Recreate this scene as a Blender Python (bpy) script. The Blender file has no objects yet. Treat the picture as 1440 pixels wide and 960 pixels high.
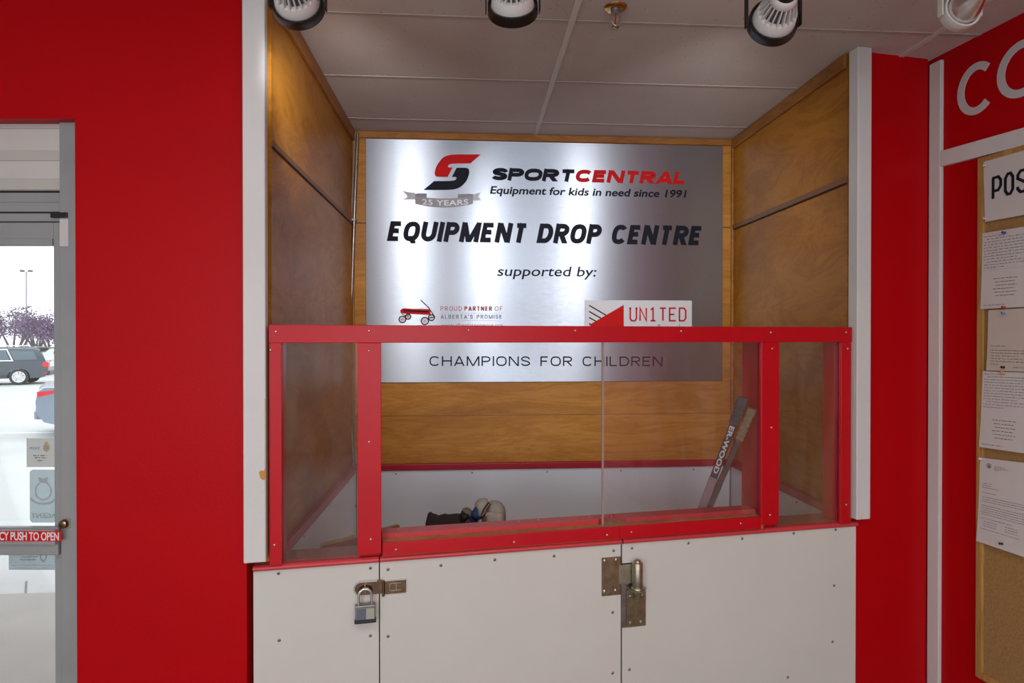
import bpy, bmesh, math, random
from mathutils import Vector, Matrix, Euler
random.seed(7)
SC = bpy.context.scene
COL = SC.collection
PI = math.pi

# ------------------------------------------------------------------ camera
FPX, YAW, PITCH, EYE = 866.16, math.radians(3.896), math.radians(0.346), 1.66
cd = bpy.data.cameras.new('camera'); cam = bpy.data.objects.new('camera', cd); COL.objects.link(cam)
cd.sensor_width = 36.0; cd.lens = FPX / 1440 * 36.0; cd.clip_start = 0.02; cd.clip_end = 600
cam.location = (0, 0, EYE); cam.rotation_euler = (PI / 2 - PITCH, 0, -YAW)
SC.camera = cam
# ------------------------------------------------------------------ light and exposure
SC.view_settings.view_transform = 'Standard'; SC.view_settings.look = 'None'
SC.view_settings.gamma = 1.0; SC.view_settings.use_curve_mapping = False
SC.view_settings.exposure = 0.0
SC.cycles.use_denoising = True
SC.cycles.max_bounces = 10; SC.cycles.transparent_max_bounces = 16
SC.cycles.sample_clamp_indirect = 6.0
w = bpy.data.worlds.new('overcast_sky'); SC.world = w; w.use_nodes = True
w.node_tree.nodes['Background'].inputs[0].default_value = (0.93, 0.97, 1.0, 1)
w.node_tree.nodes['Background'].inputs[1].default_value = 2.6

def area(name, loc, rot, sx, sy, power, color, spread=PI):
    l = bpy.data.lights.new(name, 'AREA'); l.shape = 'RECTANGLE'; l.size = sx; l.size_y = sy
    l.energy = power; l.color = color; l.spread = spread
    o = bpy.data.objects.new(name, l); COL.objects.link(o); o.location = loc; o.rotation_euler = rot
    return o
H_CEIL = 1.323 + EYE
P_FLUO, P_DAY, P_SPOT = 16.0, 36.0, 40.0
FLUO = [(-0.95, 0.15), (1.15, 0.15), (-0.95, -2.1), (1.15, -2.1)]
for fx, fy in FLUO:
    area('fluorescent_panel_light', (fx, fy, H_CEIL - 0.05), (0, 0, 0), 0.32, 1.2, P_FLUO, (1.0, 0.95, 0.88))
for wx, ww in ((-2.9, 2.3), (1.15, 1.6)): area('shop_window_daylight', (wx, -4.3, 1.5), (PI / 2, 0, 0), ww, 2.0, P_DAY * ww, (0.80, 0.90, 1.0))

# ------------------------------------------------------------------ projection helpers
_f = Vector((math.sin(YAW) * math.cos(PITCH), math.cos(YAW) * math.cos(PITCH), -math.sin(PITCH)))
_r = Vector((math.cos(YAW), -math.sin(YAW), 0)); _u = _r.cross(_f)
def ray(px, py): return _f + _r * ((px - 720) / FPX) + _u * ((480 - py) / FPX)

class Fr:
    """A vertical wall plane: s runs left to right along it, d out of it towards the viewer, z up."""
    def __init__(self, ox, oy, ang):
        self.o = Vector((ox, oy, 0)); self.a = ang
        self.u = Vector((math.cos(ang), math.sin(ang), 0)); self.n = Vector((math.sin(ang), -math.cos(ang), 0))
    def hit(self, px, py, d=0.0):
        r = ray(px, py); c = Vector((0, 0, EYE))
        t = ((self.o + self.n * d) - c).dot(self.n) / r.dot(self.n)
        p = c + r * t
        return ((p - self.o).dot(self.u), p.z)
    def s(self, px, d=0.0, py=480): return self.hit(px, py, d)[0]
    def z(self, px, py, d=0.0): return self.hit(px, py, d)[1]
    def w(self, s, d, z): return self.o + self.u * s + self.n * d + Vector((0, 0, z))
    def rect(self, x0, y0, x1, y1, d=0.0):
        xm, ym = (x0 + x1) / 2, (y0 + y1) / 2
        return self.hit(x0, ym, d)[0], self.hit(x1, ym, d)[0], self.hit(xm, y1, d)[1], self.hit(xm, y0, d)[1]

F = Fr(0, 2.473, math.atan(0.147))          # alcove opening and right return
p0 = F.w(F.s(346), 0, 0)
L = Fr(p0.x, p0.y, math.radians(-3.9))      # red wall with the entrance door
B = Fr(0, 4.012, 0)                         # alcove back wall
AL = Fr(-0.75, 0, PI / 2)                   # alcove left wall
AR = Fr(1.755, 0, -PI / 2)                  # alcove right wall
W = Fr(2.193, 2.795, math.atan2(-1, 0.13))  # right shop wall
G = Fr(0, 0, 0)                             # world axes: s = X, d = -Y

# ------------------------------------------------------------------ mesh builder (coordinates s, d, z)
class MB:
    def __init__(self): self.v = []; self.f = []; self.sm = []
    def add(self, vs, fs, smooth=False):
        b = len(self.v); self.v += [tuple(p) for p in vs]
        self.f += [tuple(i + b for i in q) for q in fs]; self.sm += [smooth] * len(fs); return self
    def box(self, s0, s1, d0, d1, z0, z1, bev=0.0):
        s0, s1 = min(s0, s1), max(s0, s1); d0, d1 = min(d0, d1), max(d0, d1); z0, z1 = min(z0, z1), max(z0, z1)
        if bev <= 0:
            vs = [(a, b, c) for c in (z0, z1) for b in (d0, d1) for a in (s0, s1)]
            return self.add(vs, [(0, 1, 3, 2), (4, 6, 7, 5), (0, 4, 5, 1), (2, 3, 7, 6), (0, 2, 6, 4), (1, 5, 7, 3)])
        bm = bmesh.new(); bmesh.ops.create_cube(bm, size=1)
        for q in bm.verts:
            q.co = Vector((s0 + (q.co.x + .5) * (s1 - s0), d0 + (q.co.y + .5) * (d1 - d0), z0 + (q.co.z + .5) * (z1 - z0)))
        bmesh.ops.bevel(bm, geom=list(bm.edges), offset=min(bev, (s1 - s0) * .45, (d1 - d0) * .45, (z1 - z0) * .45), segments=2, affect='EDGES', profile=.5)
        return self.addbm(bm)
    def addbm(self, bm, smooth=False):
        bm.verts.index_update()
        self.add([q.co[:] for q in bm.verts], [[q.index for q in f.verts] for f in bm.faces], smooth); bm.free(); return self
    def prism(self, poly, d0, d1):
        """poly in (s, z), extruded through d."""
        n = len(poly)
        return self.add([(a, d0, c) for a, c in poly] + [(a, d1, c) for a, c in poly],
                        [tuple(range(n)), tuple(range(2 * n - 1, n - 1, -1))] + [(i, (i + 1) % n, n + (i + 1) % n, n + i) for i in range(n)])
    def plan(self, poly, z0, z1):
        """poly in (s, d), extruded up z."""
        n = len(poly)
        return self.add([(a, b, z0) for a, b in poly] + [(a, b, z1) for a, b in poly],
                        [tuple(range(n)), tuple(range(2 * n - 1, n - 1, -1))] + [(i, (i + 1) % n, n + (i + 1) % n, n + i) for i in range(n)])
    def ringloft(self, rings, closed=True, cap=True, smooth=True):
        n = len(rings[0]); vs = [p for r in rings for p in r]; fs = []
        for k in range(len(rings) - 1):
            for i in range(n if closed else n - 1):
                j = (i + 1) % n; fs.append((k * n + i, k * n + j, (k + 1) * n + j, (k + 1) * n + i))
        self.add(vs, fs, smooth)
        if cap:
            self.add(rings[0], [tuple(range(n))]); self.add(rings[-1], [tuple(range(n))])
        return self
    def lathe(self, origin, axis, prof, n=24, cap=True, smooth=True):
        """prof: list of (distance along axis, radius)."""
        ax = Vector(axis).normalized(); e1 = ax.orthogonal().normalized(); e2 = ax.cross(e1); o = Vector(origin)
        rings = [[(o + ax * h + (e1 * math.cos(2 * PI * i / n) + e2 * math.sin(2 * PI * i / n)) * max(r, 1e-5))[:] for i in range(n)] for h, r in prof]
        return self.ringloft(rings, True, cap, smooth)
    def cyl(self, p, q, r, n=16, r2=None):
        p, q = Vector(p), Vector(q)
        return self.lathe(p, q - p, [(0, r), ((q - p).length, r if r2 is None else r2)], n)
    def tube(self, path, r, n=8, closed=False):
        P = [Vector(p) for p in path]; rings = []; e = None
        rr = r if isinstance(r, (list, tuple)) else [r] * len(P)
        for i, p in enumerate(P):
            if closed: t = P[(i + 1) % len(P)] - P[i - 1]
            else: t = P[min(i + 1, len(P) - 1)] - P[max(i - 1, 0)]
            t.normalize()
            e = t.orthogonal().normalized() if e is None else (e - t * e.dot(t)).normalized()
            g = t.cross(e)
            rings.append([(p + (e * math.cos(2 * PI * k / n) + g * math.sin(2 * PI * k / n)) * rr[i])[:] for k in range(n)])
        if closed: rings.append(rings[0])
        return self.ringloft(rings, True, not closed)
    def puff(self, poly, d0, t, steps=5):
        """an outline in (s, z) padded out to a rounded solid of thickness 2t about d0."""
        n = len(poly); cx = sum(p[0] for p in poly) / n; cz = sum(p[1] for p in poly) / n
        rings = []
        for k in range(-steps, steps + 1):
            a = k / steps * PI / 2; f = max(math.cos(a), .02) ** .75
            rings.append([(cx + (x - cx) * f, d0 + t * math.sin(a), cz + (z - cz) * f) for x, z in poly])
        return self.ringloft(rings)
    def ball(self, c, rx, ry, rz, n=14):
        rings = []
        for k in range(0, n // 2 + 1):
            a = -PI / 2 + PI * k / (n // 2); q = max(math.cos(a), 1e-3)
            rings.append([(c[0] + rx * q * math.cos(2 * PI * i / n), c[1] + ry * q * math.sin(2 * PI * i / n), c[2] + rz * math.sin(a)) for i in range(n)])
        return self.ringloft(rings)
    def stroke(self, pts, wd, d0, d1, closed=False):
        """flat ribbon of width wd along points in (s, z), with mitred corners."""
        pts = [p for i, p in enumerate(pts) if i == 0 or (Vector(p) - Vector(pts[i - 1])).length > 1e-7]
        P = [Vector(p) for p in pts]; n = len(P); lo = []; hi = []
        for i in range(n):
            a = P[i] - P[i - 1] if (i > 0 or closed) else P[1] - P[0]
            b = P[(i + 1) % n] - P[i] if (i < n - 1 or closed) else P[-1] - P[-2]
            a.normalize(); b.normalize(); na = Vector((-a.y, a.x)); nb = Vector((-b.y, b.x))
            m = (na + nb); m = m.normalized() if m.length > 1e-6 else na
            k = wd / 2 / max(.35, m.dot(na)); lo.append(P[i] - m * k); hi.append(P[i] + m * k)
        rng = range(n) if closed else range(n - 1)
        for i in rng:
            j = (i + 1) % n
            self.prism([lo[i][:], lo[j][:], hi[j][:], hi[i][:]], d0, d1)
        return self

ORG = {}
def mesh_of(name, mb, mat, org):
    me = bpy.data.meshes.new(name)
    a, b, c = org
    me.from_pydata([(s - a, -(d - b), z - c) for s, d, z in mb.v], [], mb.f)
    me.polygons.foreach_set('use_smooth', mb.sm)
    bm = bmesh.new(); bm.from_mesh(me); bmesh.ops.recalc_face_normals(bm, faces=bm.faces); bm.to_mesh(me); bm.free()
    me.materials.append(mat); me.update(); return me
def tag(o, label=None, cat=None, group=None, kind=None):
    for k, v in (('label', label), ('category', cat), ('group', group), ('kind', kind)):
        if v: o[k] = v
    return o
def thing(name, label, cat, fr, s, d, z, group=None, kind=None):
    o = bpy.data.objects.new(name, None); COL.objects.link(o); o.empty_display_size = .05
    o.location = fr.w(s, d, z); o.rotation_euler = (0, 0, fr.a); ORG[o.name] = (s, d, z)
    return tag(o, label, cat, group, kind)
def part(name, mb, mat, parent, label=None, kind=None):
    org = ORG[parent.name]
    o = bpy.data.objects.new(name, mesh_of(name, mb, mat, org)); COL.objects.link(o); o.parent = parent
    ORG[o.name] = org
    return tag(o, label, None, None, kind)
def solo(name, mb, mat, fr, label=None, cat=None, group=None, kind=None):
    ss = [p[0] for p in mb.v]; ds = [p[1] for p in mb.v]; zs = [p[2] for p in mb.v]
    org = ((min(ss) + max(ss)) / 2, (min(ds) + max(ds)) / 2, min(zs))
    o = bpy.data.objects.new(name, mesh_of(name, mb, mat, org)); COL.objects.link(o)
    o.location = fr.w(*org); o.rotation_euler = (0, 0, fr.a); ORG[o.name] = org
    return tag(o, label, cat, group, kind)
def struct(name, mb, mat, fr): return solo(name, mb, mat, fr, kind='structure')

# ------------------------------------------------------------------ text
def text_geo(body, offset=0.0, space=1.0):
    c = bpy.data.curves.new('lettering', 'FONT'); c.body = body; c.size = 1; c.offset = offset; c.space_character = space
    c.extrude = .01; c.resolution_u = 4
    o = bpy.data.objects.new('lettering', c); COL.objects.link(o)
    bpy.context.view_layer.update()
    me = bpy.data.meshes.new_from_object(o.evaluated_get(bpy.context.evaluated_depsgraph_get()))
    vs = [v.co.copy() for v in me.vertices]; fs = [tuple(p.vertices) for p in me.polygons]
    bpy.data.objects.remove(o); bpy.data.curves.remove(c); bpy.data.meshes.remove(me)
    return vs, fs
_H = {}
def cap_h(offset):
    if offset not in _H: _H[offset] = max(v.y for v in text_geo('H', offset)[0])
    return _H[offset]
def text_to(mb, body, bl, br, cap, d, shear=0.0, offset=0.0, space=1.0, th=.0006, arc=0.0, mirror=False):
    """baseline from bl to br in (s, z); capital height cap; slant shear."""
    vs, fs = text_geo(body, offset, space)
    x0 = min(v.x for v in vs); x1 = max(v.x for v in vs)
    k = cap / cap_h(offset); wd = (br[0] - bl[0]) - shear * cap
    out = []
    for v in vs:
        t = (v.x - x0) / (x1 - x0); y = v.y * k
        if mirror: t = 1 - t
        out.append((bl[0] + t * wd + shear * y, d + (th if v.z > 0 else 0), bl[1] + (br[1] - bl[1]) * t + y - arc * (4 * t * (1 - t))))
    mb.add(out, fs); return mb
def text_px(mb, fr, body, pl, pr, caph, d, **kw):
    a = fr.hit(pl[0], pl[1], d); b = fr.hit(pr[0], pr[1], d)
    xm, ym = (pl[0] + pr[0]) / 2, (pl[1] + pr[1]) / 2
    return text_to(mb, body, a, b, fr.z(xm, ym - caph, d) - fr.z(xm, ym, d), d, **kw)
def scribble(mb, p, q, h, dfun, wd=.0007, seed=0, loops=True):
    """one line of tiny handwriting between two points of the sheet, word by word."""
    R = random.Random(seed); n = max(6, int((q[0] - p[0]) / (h * .55))); x = 0
    while x < n:
        k = R.randint(3, 8); pts = []
        for i in range(min(k, n - x) * 2):
            t = (x + i / 2) / n
            pts.append((p[0] + (q[0] - p[0]) * t, p[1] + (q[1] - p[1]) * t + (h * R.uniform(.55, 1.0) if i % 2 else 0)))
        for a, b in zip(pts, pts[1:]):
            u = Vector((b[0] - a[0], b[1] - a[1])); m = Vector((-u.y, u.x)).normalized() * wd / 2
            z = [(a[0] - m.x, a[1] - m.y), (b[0] - m.x, b[1] - m.y), (b[0] + m.x, b[1] + m.y), (a[0] + m.x, a[1] + m.y)]
            mb.add([(s, dfun(s, zz) + .0006, zz) for s, zz in z], [(0, 1, 2, 3)])
        x += k + R.choice((1, 1, 2))
    return mb

# ------------------------------------------------------------------ materials
def mat(name, col, rough=.5, metal=0.0, **kw):
    m = bpy.data.materials.new(name); m.use_nodes = True; b = m.node_tree.nodes['Principled BSDF']
    b.inputs['Base Color'].default_value = (*col, 1); b.inputs['Roughness'].default_value = rough; b.inputs['Metallic'].default_value = metal
    for k, v in kw.items(): b.inputs[k.replace('_', ' ')].default_value = v
    return m
def nd(m, t, **kw):
    n = m.node_tree.nodes.new(t)
    for k, v in kw.items(): setattr(n, k, v)
    return n
def ln(m, a, b): m.node_tree.links.new(a, b)
def noise(m, scale, detail=4, rough=.55, mp=(1, 1, 1), dist=0.0, coord='Object'):
    tc = nd(m, 'ShaderNodeTexCoord'); mpn = nd(m, 'ShaderNodeMapping'); mpn.inputs['Scale'].default_value = mp
    n = nd(m, 'ShaderNodeTexNoise'); n.inputs['Scale'].default_value = scale; n.inputs['Detail'].default_value = detail
    n.inputs['Roughness'].default_value = rough; n.inputs['Distortion'].default_value = dist
    ln(m, tc.outputs[coord], mpn.inputs[0]); ln(m, mpn.outputs[0], n.inputs[0]); return n
def ramp(m, fac, stops):
    r = nd(m, 'ShaderNodeValToRGB'); e = r.color_ramp.elements
    while len(e) < len(stops): e.new(.5)
    for q, (p, c) in zip(e, stops): q.position = p; q.color = (*c, 1)
    ln(m, fac, r.inputs[0]); return r
def bump(m, fac, strength, dist=.002):
    b = nd(m, 'ShaderNodeBump'); b.inputs['Strength'].default_value = strength; b.inputs['Distance'].default_value = dist
    ln(m, fac, b.inputs['Height']); ln(m, b.outputs[0], m.node_tree.nodes['Principled BSDF'].inputs['Normal'])
def bsdf(m): return m.node_tree.nodes['Principled BSDF']
def painted(name, c0, c1, rough, nscale=3, bscale=180, bs=.15, mp=(1, 1, 1)):
    m = mat(name, c0, rough); n = noise(m, nscale, 5, mp=mp); r = ramp(m, n.outputs[0], [(.3, c1), (.6, c0)])
    ln(m, r.outputs[0], bsdf(m).inputs['Base Color'])
    if bs: bump(m, noise(m, bscale, 2).outputs[0], bs)
    return m
M = {}
M['red_wall'] = painted('red wall paint', (.46, .0008, .004), (.435, .0008, .0035), .42, 2, 90, .22); bsdf(M['red_wall']).inputs['Specular IOR Level'].default_value = .12
M['red_plastic'] = painted('red board plastic', (.52, .0012, .009), (.48, .0012, .008), .36, 5, 200, .05); bsdf(M['red_plastic']).inputs['Specular IOR Level'].default_value = .35
M['red_cap'] = painted('worn red cap plastic with painted sheen', (.58, .045, .055), (.52, .04, .05), .38, 7, 150, .1)  # pale pink: wear plus the highlight from above, put into the colour
M['red_dark'] = painted('red painted timber', (.40, .004, .02), (.36, .004, .018), .4, 5, 120, .1)
M['ledge'] = painted('dusty ledge', (.34, .12, .085), (.28, .10, .07), .6, 9, 150, .1)
M['white_trim'] = painted('white trim paint', (.66, .645, .635), (.60, .58, .56), .42, 4, 60, .25, (1, 1, .3))
M['white_board'] = painted('white rink board', (.63, .605, .56), (.595, .57, .525), .38, 1.6, 250, .05)
M['white_inner'] = painted('white inner board', (.74, .81, .90), (.71, .78, .87), .4, 2, 250, .05)  # paler and bluer than outer boards: alcove light put into the colour
def plywood(name, a, b, c, mp, sc=1.0, rough=.42):
    m = mat(name, a, rough)
    n = noise(m, 2.2 * sc, 5, .6, mp, 1.6)
    wv = nd(m, 'ShaderNodeMath', operation='MULTIPLY'); wv.inputs[1].default_value = 9.0
    ln(m, n.outputs[0], wv.inputs[0])
    fr = nd(m, 'ShaderNodeMath', operation='PINGPONG'); fr.inputs[1].default_value = 1.0; ln(m, wv.outputs[0], fr.inputs[0])
    f2 = noise(m, 60 * sc, 3, .6, mp)
    mx = nd(m, 'ShaderNodeMath', operation='MULTIPLY_ADD'); mx.inputs[1].default_value = .45; ln(m, fr.outputs[0], mx.inputs[0]); 
    hf = nd(m, 'ShaderNodeMath', operation='MULTIPLY'); hf.inputs[1].default_value = .55; ln(m, f2.outputs[0], hf.inputs[0]); ln(m, hf.outputs[0], mx.inputs[2])
    r = ramp(m, mx.outputs[0], [(.15, c), (.45, a), (.75, b)])
    big = noise(m, .9 * sc, 3, .5, mp, .6); r2 = ramp(m, big.outputs[0], [(.35, (.78, .74, .70)), (.6, (1, 1, 1))])
    mm = nd(m, 'ShaderNodeMix', data_type='RGBA', blend_type='MULTIPLY'); mm.inputs[0].default_value = 1
    bsdf(m).inputs['Specular IOR Level'].default_value = .25
    ln(m, r.outputs[0], mm.inputs[6]); ln(m, r2.outputs[0], mm.inputs[7]); ln(m, mm.outputs[2], bsdf(m).inputs['Base Color'])
    return m
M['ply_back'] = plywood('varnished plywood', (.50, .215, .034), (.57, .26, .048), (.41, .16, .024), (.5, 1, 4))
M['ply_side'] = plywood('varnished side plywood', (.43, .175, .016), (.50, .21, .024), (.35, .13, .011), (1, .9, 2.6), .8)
M['wood_trim'] = plywood('varnished trim', (.36, .15, .035), (.42, .18, .045), (.27, .11, .025), (.6, .6, 3), 1.5)
M['seam'] = mat('dark seam', (.05, .02, .008), .7)
M['seam_wood'] = mat('seam strip', (.20, .085, .028), .5)
m = mat('acoustic ceiling tile', (.60, .55, .51), .95)
vo = nd(m, 'ShaderNodeTexVoronoi'); vo.inputs['Scale'].default_value = 55; tc = nd(m, 'ShaderNodeTexCoord'); ln(m, tc.outputs['Object'], vo.inputs['Vector'])
rv = nd(m, 'ShaderNodeTexWhiteNoise'); ln(m, vo.outputs['Position'], rv.inputs['Vector'])
gt = nd(m, 'ShaderNodeMath', operation='LESS_THAN'); ln(m, vo.outputs['Distance'], gt.inputs[0])
th_ = nd(m, 'ShaderNodeMath', operation='MULTIPLY_ADD'); ln(m, rv.outputs['Value'], th_.inputs[0]); th_.inputs[1].default_value = .34; th_.inputs[2].default_value = -.17; ln(m, th_.outputs[0], gt.inputs[1])
nz = noise(m, 1.4, 3); r1 = ramp(m, nz.outputs[0], [(.35, (.55, .48, .44)), (.65, (.62, .56, .525))])
fz = noise(m, 220, 2); rf = ramp(m, fz.outputs[0], [(.3, (.88, .88, .88)), (.6, (1, 1, 1))])
ma = nd(m, 'ShaderNodeMix', data_type='RGBA', blend_type='MULTIPLY'); ma.inputs[0].default_value = 1; ln(m, r1.outputs[0], ma.inputs[6]); ln(m, rf.outputs[0], ma.inputs[7])
mx = nd(m, 'ShaderNodeMix', data_type='RGBA'); ln(m, gt.outputs[0], mx.inputs[0]); ln(m, ma.outputs[2], mx.inputs[6]); mx.inputs[7].default_value = (.17, .14, .13, 1)
ln(m, mx.outputs[2], bsdf(m).inputs['Base Color']); M['tile'] = m
M['tee'] = mat('ceiling grid tee', (.66, .63, .58), .5)
M['tee_dull'] = mat('cross tee', (.42, .37, .34), .6)
M['gap_dark'] = mat('shadow gap', (.02, .02, .02), .9)
m = mat('brushed aluminium', (.80, .82, .86), .36, 1.0)
bsdf(m).inputs['Anisotropic'].default_value = .92; bsdf(m).inputs['Anisotropic Rotation'].default_value = .25
tg = nd(m, 'ShaderNodeTangent', direction_type='RADIAL', axis='Z'); ln(m, tg.outputs[0], bsdf(m).inputs['Tangent'])
n = noise(m, 420, 2, .6, (.12, 1, 1)); r = ramp(m, n.outputs[0], [(.3, (.35,) * 3), (.7, (.48,) * 3)]); ln(m, r.outputs[0], bsdf(m).inputs['Roughness'])
n2 = noise(m, 300, 2); r2 = ramp(m, n2.outputs[0], [(.25, (.44, .48, .55)), (.75, (.55, .59, .66))]); ln(m, r2.outputs[0], bsdf(m).inputs['Base Color'])
M['alu'] = m
M['ink'] = mat('black vinyl', (.014, .015, .024), .65); bsdf(M['ink']).inputs['Specular IOR Level'].default_value = .1
M['red_ink'] = mat('red vinyl', (.58, .012, .012), .6); bsdf(M['red_ink']).inputs['Specular IOR Level'].default_value = .1
M['brick_ink'] = mat('brick red vinyl', (.42, .03, .025), .5)
M['grey_ink'] = mat('grey vinyl', (.20, .20, .23), .5)
M['ribbon'] = mat('grey ribbon vinyl', (.27, .26, .28), .5)
M['ribbon_pale'] = mat('pale grey vinyl', (.48, .48, .52), .5)
M['white_ink'] = mat('white vinyl', (.70, .70, .74), .5)
M['steel'] = mat('steel screw', (.62, .62, .60), .3, 1.0)
M['dull_screw'] = mat('dull screw', (.30, .28, .25), .45, .8)
M['screw_slot'] = mat('screw recess', (.05, .045, .04), .6)
def metal(name, a, b, rough):
    m = mat(name, a, rough, 1.0); n = noise(m, 30, 5); r = ramp(m, n.outputs[0], [(.35, b), (.65, a)]); ln(m, r.outputs[0], bsdf(m).inputs['Base Color']); return m
M['zinc'] = metal('yellowed zinc plate', (.42, .35, .23), (.26, .20, .12), .38)
M['zinc_pale'] = metal('galvanised steel', (.50, .48, .36), (.38, .36, .26), .42)
M['barrel'] = metal('turned steel', (.46, .42, .32), (.36, .32, .24), .40)
M['bronze'] = metal('dark nickel', (.30, .19, .12), (.20, .12, .075), .2)
M['chrome'] = mat('chrome', (.75, .74, .72), .12, 1.0)
M['lock_body'] = metal('laminated steel', (.36, .35, .34), (.26, .26, .26), .4)
M['lock_label'] = mat('blue grey lock face', (.13, .15, .19), .45, .3)
M['lock_pale'] = mat('pale lock face', (.42, .40, .34), .5, .3)
M['rubber'] = mat('black rubber', (.02, .02, .022), .6)
M['black_metal'] = mat('black painted metal', (.008, .007, .007), .38)
M['lamp_white'] = mat('white lamp plastic', (.66, .63, .60), .45)
M['lamp_grey'] = mat('grey heat sink', (.07, .08, .09), .5)
M['white_metal'] = mat('white painted metal', (.74, .72, .66), .4)
M['mirror_bulb'] = mat('silvered bulb', (.85, .85, .87), .28, 1.0)
M['brass'] = mat('brass', (.55, .33, .12), .25, 1.0)
M['red_bulb'] = mat('red glass bulb', (.5, .01, .01), .1)
M['door_alu'] = painted('grey anodised door frame', (.30, .30, .30), (.27, .27, .27), .42, 4, 100, .03)
M['door_pale'] = painted('pale transom panel', (.60, .57, .53), (.56, .53, .49), .5, 3, 100, .03)
M['door_mid'] = mat('transom band', (.50, .47, .43), .5)
M['floor'] = painted('shop floor', (.30, .28, .26), (.25, .23, .21), .45, 2, 40, .05)
M['shop_wall'] = mat('pale shop wall', (.55, .53, .50), .7)
M['cork'] = painted('cork', (.36, .20, .07), (.27, .14, .045), .85, 160, 200, .4)
M['oak'] = plywood('oak strip', (.46, .25, .075), (.54, .31, .10), (.38, .19, .05), (3, 3, .3), 2)
M['paper'] = painted('white paper', (.60, .565, .55), (.57, .54, .52), .8, 4, 100, 0)
M['paper_cream'] = painted('cream paper', (.55, .475, .41), (.53, .455, .39), .8, 4, 100, 0)
M['pen'] = mat('pen ink', (.14, .14, .18), .7)
M['print'] = mat('printed text', (.10, .10, .11), .7)
M['lens'] = mat('lamp lens', (1, .96, .9), .3); bsdf(M['lens']).inputs['Emission Color'].default_value = (1, .95, .88, 1); bsdf(M['lens']).inputs['Emission Strength'].default_value = 6
M['diffuser'] = mat('lit diffuser', (1, 1, 1), .5); bsdf(M['diffuser']).inputs['Emission Color'].default_value = (1, .96, .9, 1); bsdf(M['diffuser']).inputs['Emission Strength'].default_value = 3
def glassy(name, tint, haze, hazecol, f0=.05, rough=.02, streak=0.0):
    """thin clear sheet: see-through, mirror-like at grazing angles, a little dust."""
    m = bpy.data.materials.new(name); m.use_nodes = True; t = m.node_tree; t.nodes.clear()
    out = nd(m, 'ShaderNodeOutputMaterial'); tr = nd(m, 'ShaderNodeBsdfTransparent'); tr.inputs[0].default_value = (*tint, 1)
    gl = nd(m, 'ShaderNodeBsdfGlossy'); gl.inputs['Roughness'].default_value = rough; gl.inputs[0].default_value = (1, 1, 1, 1)
    df = nd(m, 'ShaderNodeBsdfDiffuse'); df.inputs[0].default_value = (*hazecol, 1)
    fz = nd(m, 'ShaderNodeLayerWeight'); fz.inputs[0].default_value = .35
    sc = nd(m, 'ShaderNodeMath', operation='MULTIPLY_ADD'); sc.inputs[1].default_value = .35; sc.inputs[2].default_value = f0; ln(m, fz.outputs['Fresnel'], sc.inputs[0])
    m1 = nd(m, 'ShaderNodeMixShader'); m1.inputs[0].default_value = haze; ln(m, tr.outputs[0], m1.inputs[1]); ln(m, df.outputs[0], m1.inputs[2])
    if streak:
        n = noise(m, 5, 6, .65, (2.5, 2.5, .6), .8); r = ramp(m, n.outputs[0], [(.42, (haze,) * 3), (.72, (haze + streak,) * 3)]); ln(m, r.outputs[0], m1.inputs[0])
    m2 = nd(m, 'ShaderNodeMixShader'); ln(m, sc.outputs[0], m2.inputs[0]); ln(m, m1.outputs[0], m2.inputs[1]); ln(m, gl.outputs[0], m2.inputs[2])
    ln(m, m2.outputs[0], out.inputs[0]); return m
M['pane'] = glassy('scuffed clear acrylic', (.97, .96, .955), .008, (.62, .58, .56), .015, .03, .035)
M['pane_edge'] = mat('acrylic edge', (.36, .24, .22), .3)
M['door_glass'] = glassy('door glass', (.97, .985, .98), .0, (.8, .8, .8), .01)
M['decal'] = glassy('frosted decal', (.70, .76, .78), .35, (.55, .62, .64), .0)

# ------------------------------------------------------------------ structure: shell of the shop
ZC = H_CEIL
struct('floor', MB().box(-4.6, 4.2, -4.2, 4.6, -.05, 0), M['floor'], G)
ceil = struct('ceiling', MB().box(-4.6, 4.2, -4.2, 4.6, ZC, ZC + .04), M['tile'], G)
XT, Y1 = 0.425, 2.558
rc = ray(1290, 64); XT2 = rc.x / rc.z * (ZC - EYE)
for xx in (XT - 3.66, XT - 2.44, XT - 1.22, XT, XT2, XT2 + 1.22):
    part('main_tee', MB().box(xx - .013, xx + .013, -4.05, 4.4, ZC - .005, ZC + .002), M['tee'], ceil)
for k in range(-9, 3):
    yy = Y1 + k * .61
    if yy > -4.2:
        part('cross_tee', MB().box(-4.5, 4.1, -yy - .009, -yy + .009, ZC - .003, ZC + .001), M['tee_dull'], ceil)
# red entrance wall with the doorway
def onL(px): return L.s(px)
sD = onL(106.5) ; zD = L.z(60, 167); sL = 0.0
zdh = zD
wl = MB().box(sD, 0.0, -.12, 0, 0, ZC).box(-3.4, sD, -.12, 0, zdh, ZC)
# the wall stands left of the door too, outside the frame
wl.box(-3.4, sD - 1.05, -.12, 0, 0, zdh)
struct('wall_left', wl, M['red_wall'], L)
sBL, sBR = F.s(355.5), F.s(1204.5)
pR = F.s(1301)
struct('wall_right_return', MB().box(sBR + .002, pR + .01, -.14, 0, 0, ZC), M['red_wall'], F)
struct('wall_right', MB().box(-.12, 7.2, -.12, 0, 0, ZC), M['red_wall'], W)
struct('wall_front_left', MB().box(-4.6, -4.5, -3.0, 4.6, 0, ZC), M['shop_wall'], G)
wb = MB().box(-4.6, -4.1, 4.45, 4.6, 0, ZC).box(2.0, 4.2, 4.45, 4.6, 0, ZC).box(-1.7, .3, 4.45, 4.6, 0, ZC)  # last box: unseen pier, added to keep window reflections off the left pane
for xa, xb in ((-4.1, -1.7), (.3, 2.0)): wb.box(xa, xb, 4.45, 4.6, 0, .5).box(xa, xb, 4.45, 4.6, 2.6, ZC)
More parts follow.
